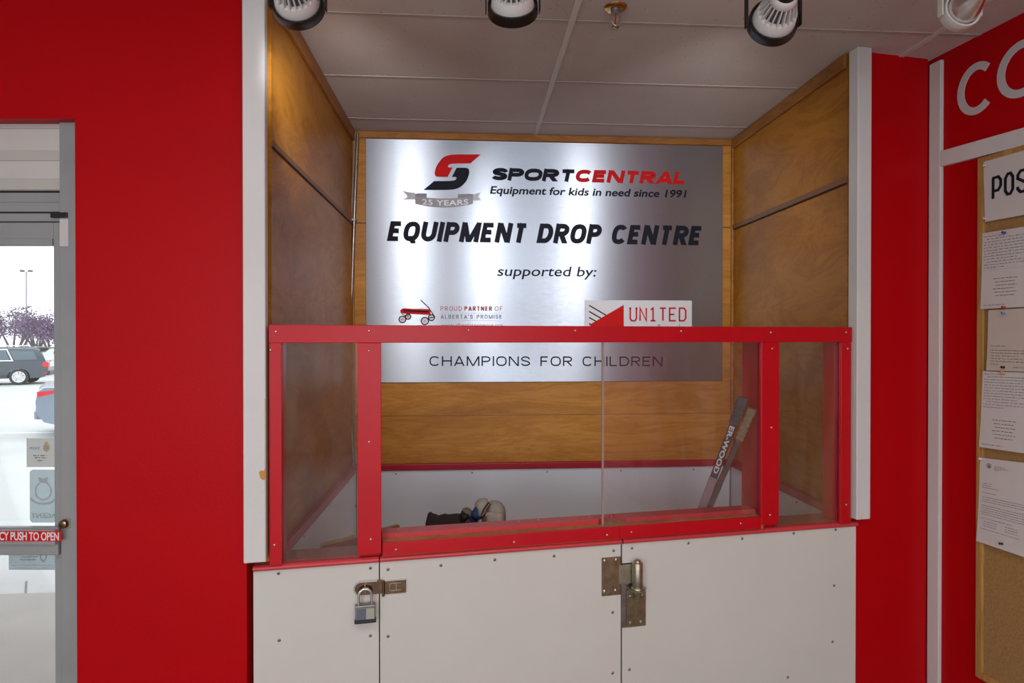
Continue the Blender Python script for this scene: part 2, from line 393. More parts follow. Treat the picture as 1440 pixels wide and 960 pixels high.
struct('wall_behind', wb, M['shop_wall'], G)
for k, (xa, xb) in enumerate(((-4.1, -1.7), (.3, 2.0))):
    wf = MB()
    for xx in (xa, (xa + xb) / 2, xb - .05): wf.box(xx, xx + .05, 4.47, 4.55, .55, 2.55)
    wf.box(xa, xb, 4.47, 4.55, .5, .55).box(xa, xb, 4.47, 4.55, 2.55, 2.6)
    struct('window_%d' % (k + 1), wf, M['door_alu'], G)
# alcove walls
YB, XL, XR = 4.012, -.75, 1.755
zcap1, zcap0 = B.z(760, 648.5), B.z(760, 657.5)
bk = struct('wall_alcove_back', MB().box(XL - .1, XR + .1, -.05, 0, 0, ZC), M['ply_back'], B)
part('panel_seam', MB().box(XL, XR, 0, .0015, B.z(760, 583) - .002, B.z(760, 583) + .002), M['seam_wood'], bk)
part('panel_seam', MB().box(XL, XR, 0, .0015, EYE + .733, EYE + .738), M['seam'], bk)
yFL = -F.w(F.s(379), -.01, 0).y; yFR = -F.w(F.s(1198), -.01, 0).y
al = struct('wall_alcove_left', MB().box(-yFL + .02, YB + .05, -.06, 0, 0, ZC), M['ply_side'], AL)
part('seam_strip', MB().box(-yFL + .02, YB, 0, .006, EYE + .725, EYE + .747), M['seam_wood'], al)
part('seam_groove', MB().box(-yFL + .02, YB, 0, .003, EYE + .719, EYE + .725), M['seam'], al)
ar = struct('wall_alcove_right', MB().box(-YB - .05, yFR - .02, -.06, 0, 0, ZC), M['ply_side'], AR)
part('seam_strip', MB().box(-YB, yFR - .02, 0, .012, EYE + .722, EYE + .75), M['seam_wood'], ar)
part('seam_groove', MB().box(-YB, yFR - .02, 0, .004, EYE + .716, EYE + .722), M['seam'], ar)
# mouldings under the alcove ceiling
struct('trim_1', MB().box(XL, XR, 0, .018, ZC - .045, ZC - .002, .004), M['wood_trim'], B)
struct('trim_2', MB().box(-yFL + .02, YB - .018, 0, .02, ZC - .068, ZC - .002, .004), M['wood_trim'], AL)
struct('trim_3', MB().box(-YB + .018, yFR - .02, 0, .02, ZC - .068, ZC - .002, .004), M['wood_trim'], AR)
struct('trim_4', MB().cyl((XR - .008, .008, zcap1), (XR - .008, .008, ZC - .05), .011, 10), M['wood_trim'], B)
struct('trim_5', MB().box(XL + .001, XL + .012, .001, .012, zcap1, ZC - .05), M['wood_trim'], B)
# white boards with red cap round the inside
def inner(name, fr, s0, s1):
    o = struct(name, MB().box(s0, s1, .001, .02, 0, zcap0), M['white_inner'], fr)
    part('cap_strip', MB().box(s0, s1, .001, .034, zcap0, zcap1, .005), M['red_dark'], o)
    n = int((s1 - s0) / .42)
    for k in range(n):
        ss = s0 + (k + .5) * (s1 - s0) / n
        part('screw', MB().lathe((ss, .02, zcap0 - .022), (0, 1, 0), [(0, .006), (.0015, .005), (.002, .002)], 10), M['dull_screw'], o)
    return o
inner('baseboard_back', B, XL + .03, XR - .03)
inner('baseboard_left', AL, -yFL + .14, YB - .001)
inner('baseboard_right', AR, -YB + .001, yFR - .14)
struct('floor_bin_deck', MB().box(XL + .021, XR - .021, -YB + .036, -3.02, .26, .28).box(-.6, 1.4, -3.02, -2.78, .26, .28), M['ply_back'], G)
# white door-casing style trims
zTb = F.z(362, 791, .045)
struct('trim_6', MB().box(F.s(341.5, .045), F.s(373.5, .045), -.012, .045, zTb, ZC - .001, .004), M['white_trim'], F)
t6 = bpy.data.objects['trim_6']
chip = [F.hit(x, y, .0455) for x, y in ((364, 664), (367, 661), (371, 662), (373.4, 656), (373.4, 674), (370, 675), (366, 672))]
part('paint_chip', MB().prism(chip, .0448, .0456), mat('bare wood chip', (.55, .25, .04), .6), t6)
part('bare_edge', MB().box(F.s(372.2, .0455), F.s(373.45, .0455), .0440, .0456, F.z(372, 788, .045), F.z(372, 560, .045)), mat('worn edge', (.50, .33, .18), .7), t6)
struct('trim_7', MB().box(F.s(1205.5, .045), F.s(1225, .045), -.012, .045, F.z(1212, 730.5, .045), ZC - .001, .004), M['white_trim'], F)
# corner trim and rail on the right shop wall
struct('trim_8', MB().box(.004, W.s(1321, .02), 0, .02, 0, ZC - .03, .003), M['white_trim'], W)
a0 = W.hit(1322.5, 234, .02); a1 = W.hit(1440, 204, .02); b0 = W.hit(1322.5, 212.5, .02)
k = (a1[1] - a0[1]) / (a1[0] - a0[0]); hh = b0[1] - a0[1]; ext = 1.6
struct('trim_9', MB().prism([(a0[0], a0[1]), (a0[0] + ext, a0[1] + k * ext), (a0[0] + ext, a0[1] + k * ext + hh), (a0[0], a0[1] + hh)], 0, .02), M['white_trim'], W)
# fluorescent fittings of the shop, behind the viewpoint
for fx, fy in FLUO:
    t = part('light_fitting', MB().box(fx - .19, fx + .19, -fy - .63, -fy + .63, ZC - .012, ZC - .001), M['white_metal'], ceil)
    part('diffuser', MB().box(fx - .16, fx + .16, -fy - .6, -fy + .6, ZC - .02, ZC - .0125), M['diffuser'], t)

# ------------------------------------------------------------------ entrance door
door = thing('door_1', None, None, L, sD - .4, -.06, 0, kind='structure')
sg = L.s(79.5, -.07); sj = L.s(87, -.05)
dd0, dd1 = -.10, -.055
zg1 = L.z(40, 344.5, -.06); zp1 = L.z(40, 738, -.06); zp0 = L.z(40, 777, -.06)
sl = sD - 1.0
part('jamb', MB().box(sj, sD + .06, -.115, -.04, 0, zdh + .03, .003), M['door_alu'], door)
part('jamb', MB().box(sD - 1.12, sl - .03, -.115, -.04, 0, zdh + .03, .003), M['door_alu'], door)
part('stile', MB().box(sg, sj - .002, dd0, dd1, .02, L.z(40, 313, -.06), .003), M['door_alu'], door)
part('stile', MB().box(sl - .03, sl + .03, dd0, dd1, .02, L.z(40, 313, -.06), .003), M['door_alu'], door)
part('top_rail', MB().box(sl + .03, sg + .0, dd0, dd1, zg1, L.z(40, 313, -.06), .003), M['door_alu'], door)
part('glazing_bead', MB().box(sl + .03, sg, dd1, dd1 + .006, zg1, L.z(40, 336, -.06), .002), M['door_alu'], door)
part('bottom_rail', MB().box(sl + .03, sg, dd0, dd1, .02, .2, .003), M['door_alu'], door)
part('header', MB().box(sl - .03, sj, -.115, -.05, L.z(40, 311, -.05), L.z(40, 284, -.05), .003), M['door_alu'], door)
part('header_groove', MB().box(sl - .03, sj, -.05, -.049, L.z(40, 300, -.05), L.z(40, 297.5, -.05)), M['gap_dark'], door)
part('soffit_strip', MB().box(sl - .03, L.s(97, -.05), -.11, -.06, L.z(40, 284, -.06), L.z(40, 271, -.06)), M['door_alu'], door)
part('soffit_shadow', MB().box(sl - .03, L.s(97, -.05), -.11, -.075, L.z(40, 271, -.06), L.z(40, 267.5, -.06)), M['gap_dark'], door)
tp = MB()
part('transom_panel', MB().box(sl - .03, L.s(97, -.05), -.1, -.062, L.z(40, 267.5, -.06), zdh + .03), M['door_pale'], door)
for ya, yb in ((181, 173), (226, 212), (267, 251)):
    part('transom_band', MB().box(sl - .03, L.s(97, -.05), -.062, -.056, L.z(40, ya, -.06), L.z(40, yb, -.06), .002), M['door_mid'], door)
part('glass', MB().box(sl + .03, sg + .004, -.083, -.077, zp0 - .002, zg1), M['door_glass'], door)
part('glass', MB().box(sl + .03, sg + .004, -.083, -.077, .2, zp0), M['door_glass'], door)
pb = part('push_bar', MB().box(sl, sj - .004, -.055, -.03, zp0, zp1, .004).box(sl, sj - .006, -.03, -.018, L.z(40, 766, -.02), L.z(40, 744.5, -.02), .003), M['door_alu'], door)
part('bar_sticker', MB().box(sl, L.s(85.5, -.018), -.018, -.0172, L.z(40, 760.8, -.018), L.z(40, 746.5, -.018)), M['red_ink'], pb, 'red strip')
mb = MB(); text_px(mb, L, 'EMERGENCY PUSH TO OPEN', (-44, 758.6), (83, 759.4), 11.2, -.0172, offset=.02, space=.95)
part('lettering', mb, M['white_ink'], pb, 'white capitals')
c = L.hit(92.5, 735.5, -.04)
lk = part('lock_plate', MB().box(c[0] - .012, c[0] + .017, -.04, -.036, c[1] - .018, c[1] + .018, .002), M['zinc_pale'], door)
part('lock_cylinder', MB().lathe((c[0] - .001, -.036, c[1]), (0, 1, 0), [(0, .0165), (.012, .016), (.014, .013), (.014, .0)], 20).box(c[0] - .002, c[0] + .001, -.022, -.0215, c[1] - .006, c[1] + .004), M['bronze'], lk)
c0 = L.rect(73, 299, 97, 306.5, -.045)
part('closer_bracket', MB().box(c0[0], c0[1], -.05, -.035, c0[2], c0[3], .002), M['black_metal'], door)
c0 = L.rect(83.5, 308, 95.5, 346, -.038)
lb = part('paper_tag', MB().box(c0[0], c0[1], -.04, -.0393, c0[2], c0[3]), M['paper'], door, 'white tag')
# exterior side of the doorway: sill
struct('trim_10', MB().box(sD - 1.12, sD + .06, -.16, 0, -.01, .02), M['door_alu'], L)
# decals on the glass
gd = -.0765
c0 = L.rect(37.5, 616, 79, 656.5, gd)
st = thing('door_decal', 'white square card with a small crest stuck to the entrance door glass', 'sticker', L, (c0[0] + c0[1]) / 2, gd, c0[2])
part('card', MB().box(c0[0], c0[1], gd, gd + .0006, c0[2], c0[3]), mat('card', (.55, .58, .56), .6), st)
mb = MB(); text_px(mb, L, 'POLICE', (42, 631.5), (56, 631.5), 3.2, gd + .0006, shear=.2); part('lettering', mb, mat('navy print', (.10, .13, .35), .6), st)
mb = MB()
for yy, xa, xb in ((641, 47, 67), (644, 49, 66), (648, 53, 62)): scribble(mb, L.hit(xa, yy, gd), L.hit(xb, yy, gd), .004, lambda s, z: gd + .0002, .0014, yy)
part('small_print', mb, M['print'], st)
cx, cz = L.hit(65.5, 629, gd); mb = MB()
mb.prism([(cx + .013 * math.cos(a) * (1 + .12 * (i % 2)), cz + .015 * math.sin(a) * (1 + .12 * (i % 2))) for i, a in enumerate([2 * PI * i / 20 for i in range(20)])], gd + .0006, gd + .001)
mb.prism([(cx - .006, cz + .015), (cx + .006, cz + .015), (cx + .007, cz + .024), (cx, cz + .020), (cx - .007, cz + .024)], gd + .0006, gd + .001)
part('crest', mb, mat('gold print', (.45, .36, .16), .6), st)
mb = MB(); mb.prism([(cx + .008 * math.cos(2 * PI * i / 16), cz + .009 * math.sin(2 * PI * i / 16)) for i in range(16)], gd + .001, gd + .0013); part('crest_centre', mb, mat('mauve print', (.32, .27, .36), .6), st)
def rrect(a, b, c, d, r, n=5):
    out = []
    for (x, y, t) in ((b - r, d - r, 0), (a + r, d - r, 90), (a + r, c + r, 180), (b - r, c + r, 270)):
        for i in range(n + 1):
            q = math.radians(t + 90 * i / n); out.append((x + r * math.cos(q), y + r * math.sin(q)))
    return out
c0 = L.rect(42, 660, 80, 734.5, gd)
st = thing('door_decal', 'tall frosted grey decal with rounded corners above the red push bar', 'sticker', L, (c0[0] + c0[1]) / 2, gd, c0[2])
part('film', MB().prism(rrect(*c0, .014), gd, gd + .0006), M['decal'], st)
dk = mat('dull grey print', (.28, .33, .35), .7)
mb = MB(); text_px(mb, L, 'AGENT', (44, 728), (79, 728), 6.5, gd + .0006, mirror=True, offset=.01); part('lettering', mb, dk, st)
cx, cz = L.hit(61, 690, gd); mb = MB()
mb.stroke([(cx + .03 * math.cos(2 * PI * i / 24), cz + .034 * math.sin(2 * PI * i / 24)) for i in range(24)], .006, gd + .0006, gd + .001, True)
mb.stroke([(cx - .05, cz - .028), (cx - .03, cz - .045), (cx, cz - .05), (cx + .03, cz - .045), (cx + .05, cz - .028)], .008, gd + .0006, gd + .001)
mb.prism([(cx - .016, cz + .036), (cx + .016, cz + .036), (cx + .019, cz + .055), (cx, cz + .046), (cx - .019, cz + .055)], gd + .0006, gd + .001)
part('crest', mb, mat('pale print', (.36, .40, .41), .7), st)
c0 = L.rect(12.5, 777.5, 79.5, 801, gd)
st = thing('door_decal', 'wide low frosted decal just under the red push bar', 'sticker', L, (c0[0] + c0[1]) / 2, gd, c0[2])
part('film', MB().box(c0[0], c0[1], gd, gd + .0006, c0[2], c0[3]), M['decal'], st)
mb = MB()
for yy, xa, xb in ((783.5, 30, 53), (787.5, 28, 53)): scribble(mb, L.hit(xa, yy, gd), L.hit(xb, yy, gd), .006, lambda s, z: gd + .0002, .0022, yy)
for yy in (795, 799): scribble(mb, L.hit(17, yy, gd), L.hit(76, yy, gd), .003, lambda s, z: gd + .0002, .001, yy)
part('small_print', mb, dk, st)
cx, cz = L.hit(61, 784, gd); mb = MB().stroke([(cx - .012, cz + .012), (cx + .012, cz + .012), (cx + .010, cz - .004), (cx, cz - .016), (cx - .010, cz - .004)], .004, gd + .0006, gd + .001, True); part('shield', mb, dk, st)

# ------------------------------------------------------------------ sign on the back wall
D0, D1 = .004, .010
s0, z1 = B.hit(514.5, 194.5, D1); s1 = B.s(1016, D1); z1 = (B.z(515, 194, D1) + B.z(1016, 206, D1)) / 2; z0 = B.z(760, 536.5, D1)
sign = thing('wall_sign', 'large brushed aluminium sign board reading equipment drop centre on plywood back wall', 'sign', B, (s0 + s1) / 2, D0, z0)
part('metal_sheet', MB().box(s0, s1, D0, D1, z0, z1, .001), M['alu'], sign)
def pp(pts, sc, ox, oy, d=D1): return [B.hit(ox + x / sc, oy + y / sc, d) for x, y in pts]
def smooth_poly(pts, it=2):
    for _ in range(it):
        q = []
        for i in range(len(pts)):
            a, b = Vector(pts[i]), Vector(pts[(i + 1) % len(pts)])
            q += [tuple(a * .75 + b * .25), tuple(a * .25 + b * .75)]
        pts = q
    return pts
def spx(pts, sharp):
    """round all corners except the listed ones."""
    out = []; n = len(pts)
    for i, p in enumerate(pts):
        if i in sharp: out.append(p); continue
        a, b, c = Vector(pts[i - 1]), Vector(p), Vector(pts[(i + 1) % n])
        for t in (0, .25, .5, .75, 1):
            u, v = a.lerp(b, .62 + .38 * t) if t < .5 else None, None
            q0, q2 = b.lerp(a, .38), b.lerp(c, .38); q = (1 - t) ** 2 * q0 + 2 * t * (1 - t) * b + t * t * q2
            out.append(tuple(q))
    return out
T = D1 + .0008
red_s = spx([(845, 178), (650, 177), (590, 195), (548, 250), (532, 300), (540, 330), (622, 330), (655, 266), (620, 266), (632, 240), (775, 239)], {0, 6, 7, 10})
part('emblem_red', MB().prism(pp(red_s, 4.8, 500, 180), D1, T), M['red_ink'], sign)
blk_s = spx([(458, 418), (530, 358), (672, 357), (685, 330), (650, 330), (682, 268), (762, 268), (770, 300), (752, 355), (710, 400), (655, 418)], {0, 1, 4, 5})
part('emblem_black', MB().prism(pp(blk_s, 4.8, 500, 180), D1, T), M['ink'], sign)
part('ribbon_tail', MB().prism(pp([(318, 423), (368, 436), (404, 432), (404, 482), (320, 485), (352, 462)], 4.8, 500, 180), D1, T - .0003), M['ribbon_pale'], sign)
part('ribbon_tail', MB().prism(pp([(850, 430), (800, 447), (790, 446), (790, 488), (850, 487), (826, 462)], 4.8, 500, 180), D1, T - .0003), M['ribbon_pale'], sign)
part('ribbon_fold', MB().prism(pp([(402, 446), (425, 440), (480, 441), (480, 474), (402, 460)], 4.8, 500, 180), D1, T - .0002), M['grey_ink'], sign)
part('ribbon_fold', MB().prism(pp([(690, 446), (770, 444), (793, 446), (793, 461), (690, 473)], 4.8, 500, 180), D1, T - .0002), M['grey_ink'], sign)
top = [(402 + 391 * t, 459 + 66 * t * (1 - t)) for t in [i / 12 for i in range(13)]]; bot = [(793 - 391 * t, 511 + 100 * t * (1 - t)) for t in [i / 12 for i in range(13)]]
rb = part('ribbon', MB().prism(pp(top + bot, 4.8, 500, 180), D1, T), M['ribbon'], sign, 'grey anniversary ribbon')
mb = MB(); aL = B.hit(500 + 450 / 4.8, 180 + 514 / 4.8, T); aR = B.hit(500 + 760 / 4.8, 180 + 514 / 4.8, T)
text_to(mb, '25 YEARS', aL, aR, B.z(620, 280, T) - B.z(620, 287.4, T), T, offset=.018, arc=.0075, space=1.05)
part('ribbon_lettering', mb, M['white_ink'], rb)
def arcp(cx, cy, rx, ry, a0, a1, n=10): return [(cx + rx * math.cos(math.radians(a0 + (a1 - a0) * i / n)), cy + ry * math.sin(math.radians(a0 + (a1 - a0) * i / n))) for i in range(n + 1)]
def sup(a0, a1, n=22, e=.80): return [(.5 + .5 * math.copysign(abs(math.cos(q)) ** e, math.cos(q)), .5 + .5 * math.copysign(abs(math.sin(q)) ** e, math.sin(q))) for q in [math.radians(a0 + (a1 - a0) * i / n) for i in range(n + 1)]]
def bowl(z0, z1, x=.98, x0=0.): zm, h = (z0 + z1) / 2, (z1 - z0) / 2; return [(x0, z1)] + arcp(x - .42, zm, .42, h, 90, -90, 10) + [(x0, z0)]
S_ = [(.98, .74)] + arcp(.5, .76, .46, .24, 12, 90, 6) + arcp(.5, .76, .48, .24, 97, 215, 8) + [(.5, .52)] + arcp(.5, .245, .49, .245, 38, -83, 9) + arcp(.5, .245, .5, .245, -90, -170, 7)
# letter: (relative width, strokes in the unit square)
SANS = {'E': (.86, [[(1, 1), (0, 1), (0, 0), (1, 0)], [(0, .52), (.9, .52)]]), 'Q': (1.06, [sup(0, 360)[:-1] + ['c'], [(.56, .28), (.82, -.10), 'k']]), 'O': (1.06, [sup(0, 360)[:-1] + ['c']]),
 'U': (1.0, [[(0, 1), (0, .36)] + arcp(.5, .36, .5, .36, 180, 360) + [(1, 1)]]), 'I': (0, [[(.5, 0), (.5, 1)]]), 'P': (.92, [[(0, 0), (0, 1)], bowl(.46, 1)]),
 'M': (1.28, [[(0, 0), (0, 1)], [(1, 0), (1, 1)], [(0, 1), (.5, 0), 'k'], [(1, 1), (.5, 0), 'k']]), 'N': (1.02, [[(0, 0), (0, 1)], [(1, 0), (1, 1)], [(0, 1), (1, 0), 'k']]), 'T': (.94, [[(0, 1), (1, 1)], [(.5, 1), (.5, 0)]]),
 'D': (1.0, [[(0, 0), (0, 1)] + arcp(.52, .5, .48, .5, 90, -90, 14) + ['c']]), 'R': (.96, [[(0, 0), (0, 1)], bowl(.48, 1), [(.46, .46), (1.0, 0), 'k']]), 'C': (1.02, [sup(38, 322)]),
 'S': (.94, [S_]), 'A': (1.06, [[(0, 0), (.5, 1), 'k'], [(1, 0), (.5, 1), 'k'], [(.2, .28), (.8, .28)]]), 'L': (.82, [[(0, 1), (0, 0), (1, 0)]]), 'H': (1.0, [[(0, 0), (0, 1)], [(1, 0), (1, 1)], [(0, .52), (1, .52)]]),
 'F': (.82, [[(1, 1), (0, 1), (0, 0)], [(0, .50), (.88, .50)]]), 'B': (.92, [[(0, 0), (0, 1)], bowl(.53, 1, .92), bowl(0, .53)]), 'Y': (1.0, [[(0, 1), (.5, .40), 'k'], [(1, 1), (.5, .40), 'k'], [(.5, .5), (.5, 0)]]),
 'G': (1.04, [sup(40, 350)[:-1] + [(1, .46), (.58, .46)]]), 'W': (1.4, [[(0, 1), (.25, 0), (.5, 1), (.75, 0), (1, 1)]]), "'": (0, [[(.5, .72), (.5, 1)]]), '2': (.92, [[(.02, .72)] + arcp(.5, .73, .46, .27, 165, -25, 10) + [(.02, 0), (1, 0)]]),
 '5': (.92, [[(.9, 1), (.12, 1), (.06, .52)] + arcp(.46, .32, .5, .32, 115, -150, 12)]), '-': (.4, [[(0, .42), (1, .42)]])}
def caps_px(fr, body, pl, pr, cap, d, wt, gap, shear=0., space=.55, th=.0007, mirror=False):
    """capital letters of even stroke: wt and gap as shares of the letter height."""
    a = fr.hit(pl[0], pl[1], d); b = fr.hit(pr[0], pr[1], d); xm, ym = (pl[0] + pr[0]) / 2, (pl[1] + pr[1]) / 2
    h = fr.z(xm, ym - cap, d) - fr.z(xm, ym, d); wt *= h; gap *= h
    tot = (b[0] - a[0]) - shear * h; n = len(body); th0 = th
    fixed = wt * sum(1 for c in body if c in "I'") + gap * (n - 1); rel = sum(space if c == ' ' else SANS[c][0] for c in body if c not in "I'")
    U = (tot - fixed) / rel; x = 0.; mb = MB()
    for c in body:
        if c == ' ': x += U * space + gap; continue
        rw, st_ = SANS[c]; lw = wt if rw == 0 else rw * U
        for path in st_:
            th = th + 2.5e-5
            if path[-1] == 'k':
                (xa, za), (xb, zb) = path[:2]; q0, q1 = x + wt / 2 + xa * (lw - wt), x + wt / 2 + xb * (lw - wt); k0, k1 = za * h, zb * h
                hw = wt / 2 * math.hypot(q1 - q0, k1 - k0) / abs(k1 - k0)
                q0, q1 = (min(max(q, x + hw - wt * .1), x + lw - hw + wt * .1) for q in (q0, q1))
                if abs(q1 - q0) > 1e-6: hw = wt / 2 * math.hypot(q1 - q0, k1 - k0) / abs(k1 - k0)
                V = lambda lx, lz: (a[0] + (tot - lx if mirror else lx) + shear * lz, a[1] + (b[1] - a[1]) * lx / tot + lz)
                mb.prism([V(q0 - hw, k0), V(q0 + hw, k0), V(q1 + hw, k1), V(q1 - hw, k1)], d, d + th); continue
            cl = path[-1] == 'c'; P = path[:-1] if cl else path; out = []
            for px_, pz in P:
                lx = x + wt / 2 + px_ * (lw - wt); lz = pz * h
                flat = (pz in (0, 1)) and not cl
                # keep horizontal strokes and bowls inside the letter height
                lz = wt / 2 + pz * (h - wt) if (cl or c in 'CSGO25Q' or (abs(pz) < 1e-6 or abs(pz - 1) < 1e-6) and hstroke(P, px_, pz)) else pz * h
                if c in 'PRBU' and cl is False and len(P) > 5: lz = wt / 2 + pz * (h - wt) if not (c == 'U' and pz == 1) else h
                t = lx / tot; out.append((a[0] + (tot - lx if mirror else lx) + shear * lz, a[1] + (b[1] - a[1]) * t + lz))
            mb.stroke(out, wt, d, d + th, cl)
        x += lw + gap
    return mb
def hstroke(P, px_, pz):
    i = [k for k, q in enumerate(P) if q == (px_, pz)][0]
    return any(0 <= k < len(P) and abs(P[k][1] - pz) < 1e-6 for k in (i - 1, i + 1))
def sign_caps(body, pl, pr, cap, m, wt, gap, **kw): return part('lettering', caps_px(B, body, pl, pr, cap, D1, wt, gap, **kw), m, sign)
def sign_text(name, body, pl, pr, cap, m, **kw):
    mb = MB(); text_px(mb, B, body, pl, pr, cap, D1, **kw); return part(name, mb, m, sign)
sign_caps('SPORT', (690, 253.2), (811, 255.6), 17.4, M['ink'], .315, .05, shear=.22)
sign_caps('CENTRAL', (808, 255.8), (968, 259.2), 17.4, M['red_ink'], .315, .05, shear=.22)
sign_text('lettering', 'Equipment for kids in need since 1991', (689, 272), (966, 277.6), 10.4, M['ink'], shear=.2, offset=.026)
sign_caps('EQUIPMENT DROP CENTRE', (544, 338.8), (990, 344.8), 27.5, M['ink'], .245, .085, shear=.2, space=.52)
sign_text('lettering', 'supported by:', (699, 387.6), (840, 388.6), 13.6, M['ink'], shear=.2, offset=.008)
sign_caps('PROUD', (619.5, 436.8), (649.5, 436.8), 6.2, M['brick_ink'], .13, .28)
sign_caps('PARTNER', (653, 436.8), (692, 436.8), 6.2, M['brick_ink'], .25, .2)
sign_caps('OF', (695.6, 436.8), (707, 436.8), 6.2, M['brick_ink'], .13, .28)
sign_caps("ALBERTA'S PROMISE", (619.5, 448), (706, 448), 5.6, M['grey_ink'], .2, .24)
sign_text('lettering', 'www.albertaspromise.org', (620, 459.4), (707, 459.4), 5.2, M['brick_ink'])
sign_caps('CHAMPIONS FOR CHILDREN', (604, 514.4), (931.5, 514.6), 13.6, M['ink'], .135, .22, space=.62)
mb = MB()
for yy in (440.5, 450.8): mb.prism([B.hit(619, yy, D1), B.hit(707, yy, D1), B.hit(707, yy - .5, D1), B.hit(619, yy - .5, D1)], D1, D1 + .0005)
part('rule_line', mb, M['ribbon_pale'], sign)
# wagon emblem
q = lambda pts: pp(pts, 5.333, 520, 370)
part('wagon_bed', MB().prism(q([(228, 352), (250, 338), (455, 345), (457, 388), (232, 376)]), D1, T), M['red_ink'], sign)
part('wagon_stripe', MB().prism(q([(250, 350), (440, 358), (440, 370), (250, 360)]), T, T + .0004), M['ink'], sign)
part('wagon_handle', MB().stroke(q([(383, 277), (440, 330), (488, 404), (440, 410)]), .006, D1, T).stroke(q([(240, 380), (270, 395), (300, 384)]), .005, D1, T), M['ink'], sign)
def ring_px(cx, cy, r, d, wd):
    c = B.hit(520 + cx / 5.333, 370 + cy / 5.333, d); rr = r / 5.333 / FPX * 4.0
    return MB().stroke([(c[0] + rr * math.cos(2 * PI * i / 20), c[1] + rr * math.sin(2 * PI * i / 20)) for i in range(20)], wd, d, d + .0006, True), c, rr
for cx, cy, r in ((287, 400, 20), (462, 408, 22), (245, 421, 25), (413, 433, 27)):
    mb, c, rr = ring_px(cx, cy, r, T, .0065)
    wl_ = part('wagon_wheel', mb, M['ink'], sign)
    part('wheel_disc', MB().prism([(c[0] + rr * math.cos(2 * PI * i / 20), c[1] + rr * math.sin(2 * PI * i / 20)) for i in range(20)], D1, T), M['white_ink'], wl_)
    part('wheel_hub', MB().prism([(c[0] + .004 * math.cos(2 * PI * i / 8), c[1] + .004 * math.sin(2 * PI * i / 8)) for i in range(8)], T, T + .0004), M['red_ink'], wl_)
# white plate with red triangle emblem
q = lambda pts: pp(pts, 4.8, 760, 370)
pl = part('white_plate', MB().prism(q([(298, 249), (1022, 252), (1022, 490), (298, 490)]), D1, T), M['white_ink'], sign)
T2 = T + .0005
mb = MB()
for a, b in (((328, 284), (445, 352)), ((328, 325), (412, 373)), ((328, 366), (378, 394)), ((328, 406), (345, 415))): mb.stroke(q([a, b]), .008, T, T2 - .0002)
part('plate_stripe', mb, M['ink'], pl)
part('plate_triangle', MB().prism(q([(328, 416), (562, 281), (562, 440), (420, 480)]), T, T2), M['red_ink'], pl)
GL = {'U': [[(0, 1), (0, .18), (.22, 0), (.78, 0), (1, .18), (1, 1)], [(-.16, 1), (.16, 1)], [(.84, 1), (1.16, 1)]],
      'N': [[(0, 0), (0, 1), (1, 0), (1, 1)]], '1': [[(.15, .86), (.5, 1), (.5, 0)], [(.1, 0), (.9, 0)]],
      'T': [[(0, 1), (1, 1)], [(.5, 1), (.5, 0)]], 'E': [[(1, 1), (0, 1), (0, 0), (1, 0)], [(0, .5), (.75, .5)]],
      'D': [[(0, 0), (0, 1), (.7, 1), (1, .8), (1, .2), (.7, 0), (-.1, 0)]],
      'P': [[(0, 0), (0, 1)], [(-.12, 1), (.68, 1), (1, .82), (1, .55), (.68, .36), (0, .36)]],
      'O': [[(0, .2), (.3, 0), (.7, 0), (1, .2), (1, .8), (.7, 1), (.3, 1), (0, .8), (0, .2)]],
      'S': [[(1, .74), (1, .84), (.7, 1), (.3, 1), (0, .82), (0, .66), (1, .36), (1, .18), (.7, 0), (.3, 0), (0, .16), (0, .27)]]}
def glyph(mb, ch, x0, x1, z0, z1, wd, d0, d1, dz=0):
    for st_ in GL[ch]:
        pts = [(x0 + (x1 - x0) * a, z0 + (z1 - z0) * b + dz * a) for a, b in st_]
        if pts[0] == pts[-1]: mb.stroke(pts[:-1], wd, d0, d1, True)
        else: mb.stroke(pts, wd, d0, d1)
mb = MB()
for i, ch in enumerate('UN1TED'):
    xa = 606 + i * 66.5; r_ = B.rect(760 + xa / 4.8, 370 + 303 / 4.8, 760 + (xa + 42) / 4.8, 370 + 388 / 4.8, T)
    glyph(mb, ch, r_[0], r_[1], r_[2], r_[3], .0105, T, T2)
part('plate_lettering', mb, M['red_ink'], pl)
mb = MB(); text_px(mb, B, 'sport & cycle', (760 + 620 / 4.8, 464), (760 + 975 / 4.8, 464), 8.2, T, space=1.2); part('plate_lettering', mb, M['grey_ink'], pl)

# ------------------------------------------------------------------ rink boards: left panel, gate, right panel
def screw_on(parent, fr, px, py, d, r=.0065, m='dull_screw'):
    s_, z_ = fr.hit(px, py, d)
    o = part('screw', MB().lathe((s_, d, z_), (0, 1, 0), [(0, r), (.0015, r * .9), (.003, r * .45), (.003, .0)], 12), M[m], parent)
    if m == 'dull_screw':
        part('screw_recess', MB().lathe((s_, d + .003, z_), (0, 1, 0), [(0, r * .42), (.0004, r * .4), (.0004, 0)], 6), M['screw_slot'], o)
zB = F.z(705, 777)              # top of the white sheet
zBead = zB + .022
zLf = F.z(355.5, 796); 
def bead(s0, s1):
    prof = []
    for i in range(9):
        a = -PI / 2 + PI * i / 8; prof.append((.0 + .016 * math.cos(a), zB + .0115 + .0115 * math.sin(a)))
    prof = prof + [(-.03, zB + .023), (-.03, zB)]
    return MB().ringloft([[(s0, d, z) for d, z in prof], [(s1, d, z) for d, z in prof]], True, True, False)
zgap = .0035
sgL, sgR = F.s(533.6), F.s(874.5)
secs = {'left': (sBL, sgL - zgap), 'gate': (sgL + zgap * .3, sgR - .004), 'right': (sgR + .003, sBR)}
nb = F.rect(846, 783, 872, 837); nr = F.rect(874, 790.5, 908.5, 881.5)
boards = {}
